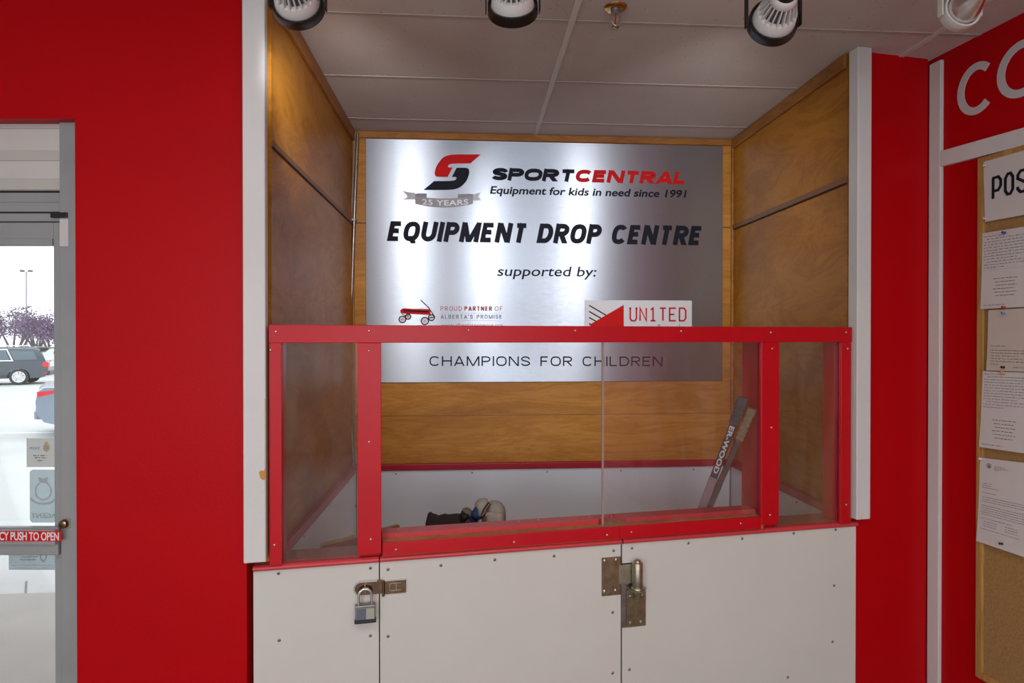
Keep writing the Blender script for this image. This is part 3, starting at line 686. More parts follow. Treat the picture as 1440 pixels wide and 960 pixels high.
for key, label in (('left', 'short white rink board panel with padlocked edge beside the red entrance wall'),
                   ('gate', 'white rink board gate with red cap between the padlock and the hinge'),
                   ('right', 'long white rink board panel right of the steel hinge')):
    a, b = secs[key]
    t = thing('gate_board' if key == 'gate' else 'board_panel', label, 'gate' if key == 'gate' else 'board panel', F, (a + b) / 2, -.02, 0)
    if key == 'gate':
        poly = [(a, .0), (b, .0), (b, nb[2]), (nb[0], nb[2]), (nb[0], nb[3]), (b, nb[3]), (b, zB), (a, zB)]
    elif key == 'right':
        poly = [(a, 0), (b, 0), (b, zB), (a, zB), (a, nr[3]), (F.s(898), nr[3]), (F.s(898), F.z(898, 829)), (nr[1], F.z(898, 829)), (nr[1], nr[2]), (a, nr[2])]
    else: poly = [(a, 0), (b, 0), (b, zB), (a, zB)]
    part('sheet', MB().prism(poly, -.012, 0), M['white_board'], t)
    part('core', MB().box(a + .012, b - .012, -.107, -.0125, 0, zB - .002), M['gap_dark'] if False else M['wood_trim'], t)
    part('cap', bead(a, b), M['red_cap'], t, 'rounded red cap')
    if key != 'gate':
        part('ledge', (MB().box(a, b, -.15, -.031, zB + .004, zB + .0225, .002) if key == 'left' else MB().box(a, F.s(1062), -.108, -.031, zB + .004, zB + .0225, .002).box(F.s(1062) + .0005, b, -.15, -.031, zB + .004, zB + .0225, .002)), M['ledge'], t, 'dusty brown ledge')
    boards[key] = t
for x, y in ((391.6, 806), (520.8, 798.5), (392.5, 900), (520.8, 893.5)): screw_on(boards['left'], F, x, y, 0)
for x, y in ((545.6, 800.5), (620, 794.7), (695.7, 786.8), (779, 781.5), (862.7, 774), (545.6, 894.4), (861.5, 860.6), (861.4, 946)): screw_on(boards['gate'], F, x, y, 0)
for x, y in ((888.6, 770.4), (968, 763.4), (1043.5, 757), (1116, 749.6), (1175, 744.4), (1172.8, 823), (1170.6, 902), (885, 941), (1107.7, 952)): screw_on(boards['right'], F, x, y, 0)
# gate's top rail: red strip, bare wood core, red back rail with a mitred end
zS1 = F.z(705, 751.5, .02); zS0 = F.z(705, 769.5, .02)
g = boards['gate']
gr0, gr1 = F.s(537.5, .02), F.s(872, .02)
part('front_strip', MB().box(gr0, gr1, .006, .022, zS0, zS1, .002), M['red_plastic'], g)
part('rail_core', MB().box(gr0, gr1, -.036, .0055, zBead, zS1 - .002).box(gr1 - .09, gr1, -.105, -.0365, zBead, zS1 - .003), M['oak'], g, 'bare wood strip')
zR = zS1 + .017
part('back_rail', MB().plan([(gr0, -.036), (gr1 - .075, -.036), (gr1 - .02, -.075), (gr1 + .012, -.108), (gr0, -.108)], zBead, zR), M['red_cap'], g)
for x, y in ((557, 772.5), (723, 762), (854, 752)): screw_on(g, F, x, y, .022, .005, 'steel')
for x, y in ((560, 749.5), (729, 738.5), (757, 737), (829, 732)):
    s_, z_ = F.hit(x, y, -.085); part('screw', MB().lathe((s_, -.085, zR), (0, 0, 1), [(0, .005), (.0015, .004), (.002, .001)], 10), M['steel'], g)

# ------------------------------------------------------------------ red frame with clear panes
zT0, zT1 = F.z(760, 481.5, .02), F.z(760, 458, .02)
sA, sZ = F.s(377.5, .02), F.s(1198, .02)
fr_ = thing('glazed_frame', 'red framed clear screen standing on the white rink boards', 'screen', F, 0.4, -.05, zBead)
part('top_rail', MB().box(sA, sZ, .004, .022, zT0, zT1, .002), M['red_plastic'], fr_)
part('top_beam', MB().box(sA + .01, sZ - .01, -.1, -.006, zT0 + .004, zT1 - .004), M['red_dark'], fr_)
def stile(x0, x1, ztop, zbot, depth, back=None):
    a, b = F.s(x0, .02), F.s(x1, .02)
    o = part('stile', MB().box(a, b, .004, .021, zbot, ztop, .002), M['red_plastic'], fr_)
    aa, bb = back or (a + .004, b - .004)
    part('stud', MB().box(aa, bb, -depth, -.006, zBead + .001, zT0 + .004, .003), M['red_plastic'], o)
    return o
zst = zBead + .001
e0 = stile(378, 396, zT0, zst, .10, (sA + .003, F.s(396, .02)))
e1 = stile(502.5, 536, zT0, F.z(519, 779, .02), .10)
e2 = stile(1071, 1096, zT0, F.z(1084, 737, .02), .165, (F.s(1077, .02), F.s(1095, .02)))
e3 = stile(1183, 1197, zT0, zst, .10, (F.s(1183, .02), sZ - .003))
# fixed strip under the sliding pane
rs0, rs1 = F.s(873, .02), F.s(1071, .02)
part('front_strip', MB().box(gr1 + .001, rs1, .006, .0225, zS0, zS1, .002), M['red_plastic'], fr_)
part('sill_core', MB().box(gr1 + .002, rs1 + .02, -.036, .0055, zBead + .001, zS1 - .002).box(gr1 + .002, gr1 + .09, -.105, -.0365, zBead + .001, zS1 - .003), M['oak'], fr_, 'bare wood strip')
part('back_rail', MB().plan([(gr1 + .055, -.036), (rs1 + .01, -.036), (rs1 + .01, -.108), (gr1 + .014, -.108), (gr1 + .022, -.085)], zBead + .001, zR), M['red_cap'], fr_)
for nm, x0, x1, zb, dd in (('pane', 396, 506, zst + .002, -.0025), ('sliding_pane', 849, 1071.5, zS1 - .001, -.0045), ('pane', 1094, 1184, zst + .002, -.0025)):
    a, b = F.s(x0, dd), F.s(x1, dd)
    p_ = part(nm, MB().box(a, b, dd - .0025, dd + .0025, zb, zT0 + .001), M['pane'], fr_, 'clear acrylic sheet')
    if nm == 'sliding_pane': part('pane_edge', MB().box(a - .0085, a - .0005, dd - .003, dd + .003, zb, zT0 + .001), M['pane_edge'], p_)
for x, y in ((388, 466), (519, 465), (659, 464), (809, 464.6), (958, 465.5), (1084, 467.5), (1190, 467)): screw_on(fr_, F, x, y, .022, .0048, 'steel')
for st_, pts in ((e0, ((380.5, 492), (386, 766))), (e1, ((519, 493), (519, 621), (521.5, 758))), (e2, ((1086, 490), (1085, 601), (1083, 724))), (e3, ((1190, 709.5), (1192, 490)))):
    for x, y in pts: screw_on(st_, F, x, y, .021, .0048, 'steel')
for x, y in ((888, 748), (1042, 735.7)): screw_on(fr_, F, x, y, .0225, .0048, 'steel')

# ------------------------------------------------------------------ gate hinge
rp_ = boards['right']
lf = part('hinge', MB().box(nb[0] + .001, nb[1] + .002, -.004, .003, nb[2] + .001, nb[3] - .001, .0015), M['zinc'], g, 'steel hinge leaf with strap and barrel')
for x, y in ((850.3, 788), (866.5, 786.5), (850, 831), (865.5, 829.5)):
    s_, z_ = F.hit(x, y, .003); part('bolt', MB().lathe((s_, .003, z_), (0, 1, 0), [(0, .0075), (.003, .0065), (.0045, .003), (.0045, 0)], 12), M['steel'], lf)
c0 = F.rect(871, 793.5, 890, 820.5, .006)
part('strap', MB().box(c0[0], c0[1], .001, .008, c0[2], c0[3], .001), M['zinc_pale'], lf)
sb = F.s(897, .03); zb0, zb1 = F.z(897, 825, .03), F.z(897, 790, .03)
part('barrel', MB().lathe((sb, .03, zb0), (0, 0, 1), [(0, .0215), (.002, .0225), (zb1 - zb0 - .003, .0225), (zb1 - zb0, .020), (zb1 - zb0, .0)], 28), M['barrel'], lf)
part('pin_cap', MB().lathe((sb, .03, zb1 - .001), (0, 0, 1), [(0, .014), (.008, .0135), (.011, .010), (.0115, 0)], 20), M['barrel'], lf)
part('collar', MB().lathe((sb, .03, zb0 - .006), (0, 0, 1), [(0, .027), (.006, .027), (.0065, .022)], 24), M['zinc_pale'], lf)
pr_ = F.rect(881, 828, 908, 881, -.004)
lf2 = part('hinge', MB().box(pr_[0], pr_[1], -.010, -.004, pr_[2] + .001, pr_[3], .001), M['zinc'], rp_, 'steel hinge leaf with support plate')
part('support_plate', MB().plan([(sb - .034, -.002), (sb + .036, -.002), (sb + .040, .03), (sb + .02, .062), (sb - .018, .062), (sb - .034, .045)], zb0 - .013, zb0 - .0065), M['barrel'], lf2)
z9 = F.z(890, 868, .01)
part('gusset', MB().add([(sb - .004, -.002, zb0 - .013), (sb + .004, -.002, zb0 - .013), (sb + .004, .05, zb0 - .013), (sb - .004, .05, zb0 - .013), (sb - .004, -.002, z9), (sb + .004, -.002, z9), (sb + .004, .006, z9), (sb - .004, .006, z9)],
     [(0, 1, 2, 3), (4, 5, 6, 7), (0, 1, 5, 4), (1, 2, 6, 5), (2, 3, 7, 6), (3, 0, 4, 7)]), M['zinc_pale'], lf2)
part('leaf_backing', MB().box(F.s(874.5), F.s(897.5), -.0118, -.0112, pr_[3] + .001, nr[3] - .001), M['lock_body'], lf2)
part('leaf_fold', MB().box(F.s(874.5), pr_[0] - .001, -.011, -.005, pr_[2] + .001, pr_[3] + .03, .001), M['lock_body'], lf2)
for x, y in ((886.5, 838), (903, 836), (886.5, 875.5), (901.5, 874)):
    s_, z_ = F.hit(x, y, -.004); part('bolt', MB().lathe((s_, -.004, z_), (0, 1, 0), [(0, .009), (.003, .008), (.005, .004), (.005, 0)], 12), M['dull_screw'], lf2)
# ------------------------------------------------------------------ hasp and padlock
c0 = F.rect(541, 815.5, 571, 834, .004)
pt_ = part('hasp', MB().box(c0[0], c0[1], 0, .006, c0[2], c0[3], .0015), M['bronze'], g, 'dark nickel hasp')
r_ = F.rect(548, 819.5, 564, 829.5, .006)
part('embossed_bar', MB().stroke([(r_[1], r_[3]), (r_[0] + .004, r_[3]), (r_[0], r_[3] - .004), (r_[0], r_[2]), (r_[1], r_[2])], .0022, .006, .0075).stroke([((r_[0] + r_[1]) / 2 + .003, r_[2]), ((r_[0] + r_[1]) / 2 + .003, r_[3])], .002, .006, .0075), M['zinc_pale'], pt_)
part('bright_edge', MB().box(c0[0], c0[1], 0, .0075, c0[3] - .001, c0[3] + .003, .001), M['chrome'], pt_)
kn = F.hit(539, 815); kn2 = F.hit(539, 837)
part('knuckle', MB().cyl((kn[0], .006, kn2[1]), (kn[0], .006, kn[1]), .0055, 14), M['bronze'], pt_)
c0 = F.rect(497.5, 816.5, 538, 835.5, .006); h2 = (c0[3] - c0[2]) / 2
fl = [(c0[1], c0[2]), (c0[1], c0[3])] + [(c0[0] + h2 + h2 * math.cos(a), c0[2] + h2 + h2 * math.sin(a)) for a in [PI / 2 + PI * i / 10 for i in range(11)]]
fp = part('flap', MB().prism(fl, .002, .008), M['bronze'], pt_)
part('flap_rim', MB().stroke([(c0[1] - .02, c0[3] - .001)] + [(c0[0] + h2 + (h2 - .001) * math.cos(a), c0[2] + h2 + (h2 - .001) * math.sin(a)) for a in [PI / 2 + PI * .75 * i / 10 for i in range(11)]], .005, .004, .0105), M['chrome'], pt_)
sx, sz_ = F.hit(513.5, 829, .012)
part('staple', MB().tube([(sx, .004, sz_ + .016), (sx, .016, sz_ + .016), (sx, .024, sz_ + .010), (sx, .026, sz_ + .002), (sx, .022, sz_ - .006), (sx, .004, sz_ - .008)], .0035, 10), M['chrome'], boards['left'])
kd = .026
bx = F.rect(499.5, 850, 528, 874.5, kd); 
pk = thing('padlock', 'steel padlock hanging closed from the hasp on the left board panel', 'padlock', F, (bx[0] + bx[1]) / 2, kd, bx[2])
part('body', MB().box(bx[0], bx[1], kd - .013, kd + .013, bx[2] + .012, bx[3], .004), M['lock_body'], pk)
part('bumper', MB().box(bx[0] - .003, bx[1] + .003, kd - .015, kd + .015, bx[2], bx[2] + .013, .004), M['rubber'], pk)
part('top_bumper', MB().box(bx[0] - .001, bx[1] + .001, kd - .014, kd + .014, bx[3] - .006, bx[3] + .002, .003), M['lock_body'], pk)
xm = (bx[0] + bx[1]) / 2 + .003
part('face_label', MB().box(bx[0] + .006, xm, kd + .013, kd + .0137, bx[2] + .016, bx[3] - .010), M['lock_label'], pk, 'blue grey half of the face')
part('face_label', MB().box(xm, bx[1] - .004, kd + .013, kd + .0137, bx[2] + .016, bx[3] - .010), M['lock_pale'], pk, 'pale half of the face')
xa, xb = F.s(503.8, kd), F.s(522.3, kd); zt = F.z(513, 828, kd); rr = (xb - xa) / 2
path = [(xa, kd, bx[3] - .004)] + [((xa + xb) / 2 - rr * math.cos(a), kd, zt - rr + rr * math.sin(a)) for a in [PI * i / 14 for i in range(15)]] + [(xb, kd, bx[3] - .004)]
part('shackle', MB().tube(path, .0052, 12), M['steel'], pk)

# ------------------------------------------------------------------ hockey sticks leaning in the corner
def along(fr, px, py): s_, z_ = fr.hit(px, py); return fr.w(s_, 0, z_)
def stick(name, label, ptop, dt, pbot, db, wd, th, shaft_m, tape_m, tape_frac, text=None, low_m=None):
    a = F.w(F.hit(*pbot, db)[0], db, F.hit(*pbot, db)[1]); b = F.w(F.hit(*ptop, dt)[0], dt, F.hit(*ptop, dt)[1])
    v = (b - a).normalized(); a = a + v * ((.285 - a.z) / v.z); Ln = (b - a).length
    o = bpy.data.objects.new(name, None); COL.objects.link(o); o.location = a; ORG[o.name] = (0, 0, 0)
    view = (a + b) / 2 - Vector((0, 0, EYE)); y = (view - v * view.dot(v)).normalized(); x = y.cross(v)
    o.rotation_euler = Matrix((x, y, v)).transposed().to_euler()
    tag(o, label, 'hockey stick', 'goalie sticks in the alcove corner')
    tz = Ln * (1 - tape_frac); lz = Ln - .39
    part('shaft', MB().box(-wd / 2, wd / 2, -th / 2, th / 2, lz, tz + .02, .004), shaft_m, o)
    part('paddle', MB().box(-wd * .56, wd * .56, -th * .45, th * .45, .0, lz, .004), low_m or shaft_m, o)
    tp = MB().box(-wd / 2 - .004, wd / 2 + .004, -th / 2 - .004, th / 2 + .004, tz, Ln, .007)
    nn = 7
    for i in range(nn):
        zz = tz + (Ln - tz) * (i + .5) / nn; tp.box(-wd / 2 - .0055, wd / 2 + .0055, -th / 2 - .0055, th / 2 + .0055, zz - .006, zz + .006, .003)
    g_ = part('grip_tape', tp, tape_m, o)
    part('knob', MB().box(-wd / 2 - .006, wd / 2 + .006, -th / 2 - .006, th / 2 + .006, Ln - .04, Ln, .006), tape_m, g_)
    if text:
        vs, fs = text_geo(text, .03, 1.05); x0 = min(q_.x for q_ in vs); x1 = max(q_.x for q_ in vs); ch = cap_h(.03)
        za, zb_ = (Ln * (1 - tape_frac) - .005, Ln * (1 - tape_frac) - .235)
        mb = MB().add([(-wd * .30 + q_.y / ch * wd * .6, th / 2 + (.0008 if q_.z > 0 else 0), za + (zb_ - za) * (q_.x - x0) / (x1 - x0)) for q_ in vs], fs)
        part('lettering', mb, mat('pale stick print', (.62, .58, .60), .6), o)
    return o
dark_shaft = painted('dark stick shaft', (.055, .045, .055), (.03, .028, .035), .5, 8, 100, 0)
stick('goalie_stick', 'dark goalie stick with black taped grip and pale lettering, left one of the pair', (1045, 559), -.040, (988.7, 711), -.138, .033, .022, dark_shaft,
      painted('black cloth tape', (.075, .08, .09), (.045, .05, .055), .9, 60, 200, .6), .114, 'ER-WOOD', painted('faded stick', (.25, .19, .20), (.17, .13, .14), .6, 12, 100, 0))
stick('goalie_stick', 'worn brown goalie stick with tan taped grip, right one of the pair', (1058.5, 574), -.032, (998.0, 711), -.140, .027, .022,
      painted('worn stick', (.10, .065, .05), (.06, .04, .032), .6, 15, 100, 0), painted('tan cloth tape', (.26, .19, .12), (.18, .125, .075), .9, 60, 200, .6), .142,
      None, painted('worn wood stick', (.09, .075, .06), (.05, .042, .035), .6, 15, 100, 0))

# ------------------------------------------------------------------ bag and skate behind the gate
K = Fr(0, 2.95, 0)
def kp(pts, fr=K): return [fr.hit(590 + x * 140 / 1440, 690 + y * 70 / 720) for x, y in pts]
blk = painted('black nylon', (.012, .010, .014), (.008, .007, .010), .75, 30, 100, .3)
bag_top = kp([(98, 470), (98, 415), (122, 392), (150, 418), (190, 422), (245, 445), (300, 428), (345, 418), (400, 430), (520, 416), (590, 418), (640, 470), (900, 505), (1230, 505), (1240, 515)])
bz = .281
poly = [(bag_top[0][0], bz)] + bag_top + [(bag_top[-1][0], bz)]
mb = MB(); rings = []
for dd, f in ((-.16, .86), (-.15, .95), (-.10, 1.0), (.06, 1.0), (.11, .95), (.12, .86)):
    cx = sum(p[0] for p in poly) / len(poly)
    rings.append([(cx + (x - cx) * f, dd, z if z <= bz + .01 else z - (1 - f) * .25) for x, z in poly])
mb.ringloft(rings)
t = thing('gear_bag', 'black cloth gear bag just behind the gate, under the beige skate boot', 'bag', K, poly[0][0] + .2, 0, bz)
part('body', mb, blk, t)
part('strap', MB().tube([(x, .03, z + .003) for x, z in kp([(500, 462), (530, 440), (560, 428), (590, 436), (620, 462)])], .007, 8), mat('navy strap', (.02, .025, .06), .7), t)
sk = thing('skate_boot', 'beige and blue skate boot with striped laces lying on the black bag', 'skate', K, K.s(675), 0, kp([(900, 470)])[0][1] - .03)
beige = painted('beige padded fabric', (.42, .39, .33), (.36, .33, .28), .8, 20, 250, .3)
pale = painted('pale beige leather', (.52, .48, .45), (.46, .42, .39), .7, 20, 250, .2)
brown = painted('grey brown fabric', (.24, .20, .17), (.18, .15, .13), .85, 20, 200, .3)
blue = painted('blue fabric', (.015, .06, .20), (.012, .04, .14), .65, 20, 200, .2)
navy = mat('navy lace', (.012, .016, .06), .8); orange = mat('orange lace stripe', (.5, .22, .05), .8)
sp_ = lambda pts: smooth_poly(pts, 2)
part('tongue', MB().puff(kp(sp_([(790, 480), (805, 250), (800, 195), (850, 140), (930, 120), (1000, 135), (1020, 300), (960, 480)])), -.02, .05), beige, sk)
part('cuff', MB().puff(kp(sp_([(950, 480), (980, 230), (1010, 150), (1090, 140), (1190, 175), (1245, 250), (1252, 400), (1245, 500), (1100, 510)])), .0, .06), beige, sk)
ins = part('boot_lining', MB().puff(kp(sp_([(935, 500), (935, 290), (1000, 262), (1140, 262), (1208, 295), (1220, 390), (1205, 460), (1130, 500)])), .045, .028), pale, sk)
part('eyelet', MB().puff(kp([(1080, 410), (1095, 392), (1130, 388), (1145, 402), (1125, 420), (1095, 424)]), .072, .006), M['black_metal'], ins)
part('piping', MB().tube([(x, .062, z) for x, z in kp([(950, 312), (1010, 298), (1120, 296), (1175, 318), (1195, 370), (1192, 430)])], .004, 8), beige, ins)
part('ankle_pad', MB().puff(kp(sp_([(590, 490), (600, 290), (650, 250), (720, 258), (780, 320), (800, 400), (800, 490)])), -.01, .045), brown, sk)
part('dark_panel', MB().puff(kp(sp_([(588, 470), (590, 300), (625, 268), (660, 300), (720, 300), (730, 350), (660, 420), (620, 470)])), .02, .03), mat('black panel', (.014, .012, .018), .6), sk)
part('side_panel', MB().puff(kp(sp_([(735, 320), (770, 250), (800, 190), (830, 220), (835, 300), (820, 340), (880, 345), (925, 310), (930, 345), (860, 385), (790, 375)])), .038, .022), blue, sk)
part('lower_panel', MB().puff(kp(sp_([(700, 340), (740, 330), (790, 380), (850, 420), (860, 470), (800, 480), (740, 420)])), .035, .024), navy, sk)
part('boot_front', MB().puff(kp(sp_([(830, 390), (900, 350), (915, 400), (905, 470), (860, 480)])), .035, .02), pale, sk)
def lace(pts, d):
    P = kp(pts); path = [(x, d, z) for x, z in P]
    o = part('lace', MB().tube(path, .0085, 8), navy, sk)
    st_ = MB()
    for i in range(len(P) - 1):
        for t_ in (.2, .7):
            x = P[i][0] + (P[i + 1][0] - P[i][0]) * t_; z = P[i][1] + (P[i + 1][1] - P[i][1]) * t_
            st_.tube([(x - .007, d + .0065, z - .006), (x, d + .0095, z), (x + .007, d + .0065, z + .006)], .0018, 6)
    part('lace_stripe', st_, orange, o)
lace([(1010, 140), (970, 190), (940, 240), (920, 290), (910, 310)], .045)
lace([(935, 310), (935, 360), (930, 410), (925, 470)], .066)

# plank inside behind the left pane
pa, pb_ = Fr(0, 2.62, 0), Fr(0, 2.86, 0)
a = along(pa, 452, 767); b = along(pb_, 560, 740)
mb = MB(); u = Vector((b.x - a.x, b.y - a.y, 0)).normalized(); nrm = Vector((u.y, -u.x, 0)) * .010
vs = []
for p_, zl in ((a, .30), (b, .30)):
    for sg_ in (-1, 1):
        for z in (zl, p_.z): q_ = p_ + nrm * sg_; vs.append((q_.x, -q_.y, z))
mb.add(vs, [(0, 1, 3, 2), (4, 6, 7, 5), (0, 4, 5, 1), (2, 3, 7, 6), (1, 5, 7, 3), (0, 2, 6, 4)])
t = thing('bin_plank', 'red brown plank with bare top edge inside the bin, behind the lower left pane', 'plank', G, a.x, -a.y, .30)
part('board', mb, M['red_dark'], t)
mb = MB(); vs = []
for p_ in (a, b):
    for sg_ in (-1.05, 1.05):
        for z in (p_.z, p_.z + .008): q_ = p_ + nrm * sg_; vs.append((q_.x, -q_.y, z))
mb.add(vs, [(0, 1, 3, 2), (4, 6, 7, 5), (0, 4, 5, 1), (2, 3, 7, 6), (1, 5, 7, 3), (0, 2, 6, 4)])
part('top_edge', mb, M['oak'], t, 'bare wood edge')

# conduit in the back left corner
cp = lambda pts, dx=0: [(B.hit(x + dx, y, .03)[0], .03, B.hit(x + dx, y, .03)[1]) for x, y in pts]
t = thing('cable_conduit', 'thin grey metal conduit running down the back left corner of the alcove', 'conduit', B, B.s(497, .03), .03, .3)
cpts = [(503, 187), (502, 215), (500, 260), (498.5, 300), (497, 340), (495.5, 390), (493.5, 440), (493, 500), (493.5, 560), (494.5, 600), (497, 645), (498, 690), (497.5, 730), (497, 790)]
part('armoured_cable', MB().tube(cp(cpts), .0085, 10), metal('galvanised conduit', (.42, .40, .37), (.32, .30, .28), .4), t)
part('thin_cable', MB().tube(cp(cpts[:8], -4), .004, 8), mat('grey cable', (.32, .27, .22), .5), t)
for y in (309, 711):
    s_, z_ = B.hit(497 if y < 500 else 498, y, .03); part('clip', MB().box(s_ - .022, s_ + .016, .0, .040, z_ - .008, z_ + .008, .003), M['dull_screw'], t)

# ------------------------------------------------------------------ track spotlights
YT = 2.05
TR = Fr(0, YT, 0)
part('lighting_track', MB().box(-1.0, 2.0, -YT + .10, -YT + .14, ZC - .034, ZC - .001, .003), M['black_metal'], ceil)
def pol(v, e1, e2, r, a): return v + (e1 * math.cos(a) + e2 * math.sin(a)) * r
def spot(px, py, axis, label, R=.082, white=False):
    """ring centre at the pixel; axis = direction the lamp shines."""
    s_, z_ = TR.hit(px, py); ax = Vector((axis[0], -axis[1], axis[2])).normalized()   # in (s, d, z)
    c = Vector((s_, -YT, z_)); bk_ = -ax
    base = Vector((s_, -YT + .12, ZC - .034))
    t = thing('track_light', label, 'spotlight', G, base.x, base.y, base.z, 'track spotlights')
    rm = M['white_metal'] if white else M['black_metal']
    part('ring', MB().lathe(c - ax * .016, ax, [(0, R), (.034, R + .002), (.036, R - .002), (.034, R - .010), (.004, R - .008), (0, R - .006), (0, R)], 40, cap=False), rm, t)
    side = ax.cross(Vector((0, 0, 1))).normalized()
    yk = MB(); up = (Vector((0, 0, 1)) - ax * 0).normalized()
    pl_, pr2 = c + side * (R + .007), c - side * (R + .007)
    topz = Vector((0, 0, min(.19, ZC - .08 - c.z)))
    for p_ in (pl_, pr2): yk_p = [p_ - Vector((0, 0, .014)), p_ + topz]; 
    wv_ = ax.cross(side).normalized() * 0
    for p_ in (pl_, pr2):
        fwd = Vector((0, 1, 0)) * .011; sd = side * .0022
        q0, q1 = p_ - Vector((0, 0, .016)), p_ + topz
        yk.add([(q0 - fwd - sd)[:], (q0 + fwd - sd)[:], (q0 + fwd + sd)[:], (q0 - fwd + sd)[:], (q1 - fwd - sd)[:], (q1 + fwd - sd)[:], (q1 + fwd + sd)[:], (q1 - fwd + sd)[:]],
               [(0, 1, 2, 3), (4, 5, 6, 7), (0, 1, 5, 4), (1, 2, 6, 5), (2, 3, 7, 6), (3, 0, 4, 7)])
    mid = (pl_ + pr2) / 2 + topz
    yk.tube([(pl_ + topz)[:], mid[:], (pr2 + topz)[:]], .006, 8)
    part('yoke', yk, rm, t)
    part('stem', MB().cyl(mid[:], (mid.x, mid.y, ZC - .05), .008, 12).box(mid.x - .02, mid.x + .02, min(mid.y, base.y) - .02, max(mid.y, base.y) + .02, ZC - .06, ZC - .034, .004), rm, t)
    if not white:
        lp = part('bulb', MB().lathe(c, bk_, [(-.008, R - .009), (.0, R - .008), (.045, R * .80), (.047, R * .76), (.047, R * .5)], 40, cap=False)
                  .lathe(c, bk_, [(.095, R * .52), (.100, R * .54), (.112, R * .50), (.120, R * .42), (.120, .01)], 32, cap=False), M['lamp_white'], t, 'white finned lamp body')
        part('heat_sink', MB().lathe(c, bk_, [(.046, R * .60), (.096, R * .40)], 32), M['lamp_grey'], lp)
        fn = MB(); e1 = ax.orthogonal().normalized(); e2 = ax.cross(e1); N = 20
        for i in range(N):
            a = 2 * PI * i / N; rd = e1 * math.cos(a) + e2 * math.sin(a); tg_ = ax.cross(rd) * .0022
            p = [c + bk_ * .045 + rd * R * .55, c + bk_ * .045 + rd * R * .80, c + bk_ * .098 + rd * R * .535, c + bk_ * .098 + rd * R * .38]
            fn.add([(x - tg_)[:] for x in p] + [(x + tg_)[:] for x in p], [(0, 1, 2, 3), (4, 5, 6, 7), (0, 1, 5, 4), (1, 2, 6, 5), (2, 3, 7, 6), (3, 0, 4, 7)])
        part('fin', fn, M['lamp_white'], lp)
        part('socket', MB().lathe(c, bk_, [(.118, R * .40), (.150, R * .40), (.185, R * .36), (.187, .005)], 28), M['black_metal'], t)
        k_ = c + ax * 0 - side * (R - .018) - ax * .026
        part('clip_knob', MB().ball(k_[:], .008, .008, .008, 10), M['black_metal'], t)
    else:
        lp = part('bulb', MB().lathe(c, bk_, [(-.008, R - .010), (.012, R - .012), (.035, R * .78), (.065, R * .55), (.090, R * .36), (.105, R * .30)], 40), M['mirror_bulb'], t, 'silvered bulb')
        part('bulb_neck', MB().lathe(c, bk_, [(.104, R * .29), (.112, R * .31), (.116, R * .28), (.124, R * .31), (.128, R * .27)], 24), M['dull_screw'], lp)
        part('socket', MB().lathe(c, bk_, [(.126, R * .36), (.180, R * .36), (.22, R * .33), (.222, .004)], 28), M['white_metal'], t)
    if white: return
    part('lens', MB().lathe(c, ax, [(.004, R - .012), (.009, R - .02), (.012, .01)], 32), M['lens'], t, 'glowing lens')
    ld = bpy.data.lights.new('spotlight_beam', 'SPOT'); ld.energy = P_SPOT; ld.color = (.98, .98, 1.0); ld.spot_size = math.radians(84); ld.spot_blend = 1.0; ld.shadow_soft_size = .07
    lo = bpy.data.objects.new('spotlight_beam', ld); COL.objects.link(lo)
    axw = Vector(axis).normalized(); lo.location = Vector((s_, YT, z_)) + axw * .03; lo.rotation_euler = axw.to_track_quat('-Z', 'Y').to_euler()
def aim(px, py, ang, dx, dy):
    """direction of a lamp seen at the pixel, turned ang degrees off the line of sight towards (dx, dy) of the view."""
    v = ray(px, py).normalized(); p = _r * dx - _u * dy; p = (p - v * p.dot(v)).normalized(); a = math.radians(ang)
    return v * math.cos(a) + p * math.sin(a)
spot(419, 6, aim(419, 6, 42, .34, .94), 'black spotlight nearest the left white trim, tilted to the right')
spot(721, 11, aim(721, 11, 58, .02, 1.0), 'black spotlight in the middle of the row, left of the sprinkler')
spot(1087, 31, aim(1087, 31, 43, -.42, .90), 'black spotlight right of the sprinkler, its whole white fin body in view')
spot(1350, 17, aim(1350, 17, 50, -.75, .66), 'white spotlight with silvered bulb near the lettered wall', .064, True)

# ------------------------------------------------------------------ sprinkler
SPY = 2.44; SPF = Fr(0, SPY, 0); sx_, _z = SPF.hit(865.5, 20); zs_ = lambda y: SPF.z(865.5, y)
t = thing('fire_sprinkler', 'small brass and steel fire sprinkler hanging from the ceiling tile', 'sprinkler', G, sx_, -SPY, zs_(40))
part('escutcheon', MB().lathe((sx_, -SPY, ZC - .001), (0, 0, -1), [(0, .046), (.004, .044), (.009, .034), (.011, .024), (.011, .010)], 32), M['brass'], t)
part('body', MB().cyl((sx_, -SPY, ZC - .010), (sx_, -SPY, zs_(17)), .022, 6).cyl((sx_, -SPY, zs_(17)), (sx_, -SPY, zs_(19.5)), .017, 16), M['dull_screw'], t)
fa = MB()
for sg_ in (-1, 1): fa.tube([(sx_ + sg_ * .014, -SPY, zs_(19)), (sx_ + sg_ * .019, -SPY, zs_(24)), (sx_ + sg_ * .018, -SPY, zs_(29)), (sx_ + sg_ * .008, -SPY, zs_(34)), (sx_, -SPY, zs_(36))], .004, 8)
part('frame_arm', fa, M['zinc_pale'], t)
part('glass_bulb', MB().cyl((sx_, -SPY, zs_(19)), (sx_, -SPY, zs_(34)), .003, 8), M['red_bulb'], t)
dfm = MB().lathe((sx_, -SPY, zs_(37)), (0, 0, -1), [(0, .004), (.002, .014), (.004, .015), (.0045, .004)], 16)
for i in range(10): dfm.tube([(sx_ + .013 * math.cos(i * PI / 5), -SPY + .013 * math.sin(i * PI / 5), zs_(38)), (sx_ + .021 * math.cos(i * PI / 5), -SPY + .021 * math.sin(i * PI / 5), zs_(39))], .0022, 6)
part('deflector', dfm, M['zinc_pale'], t)

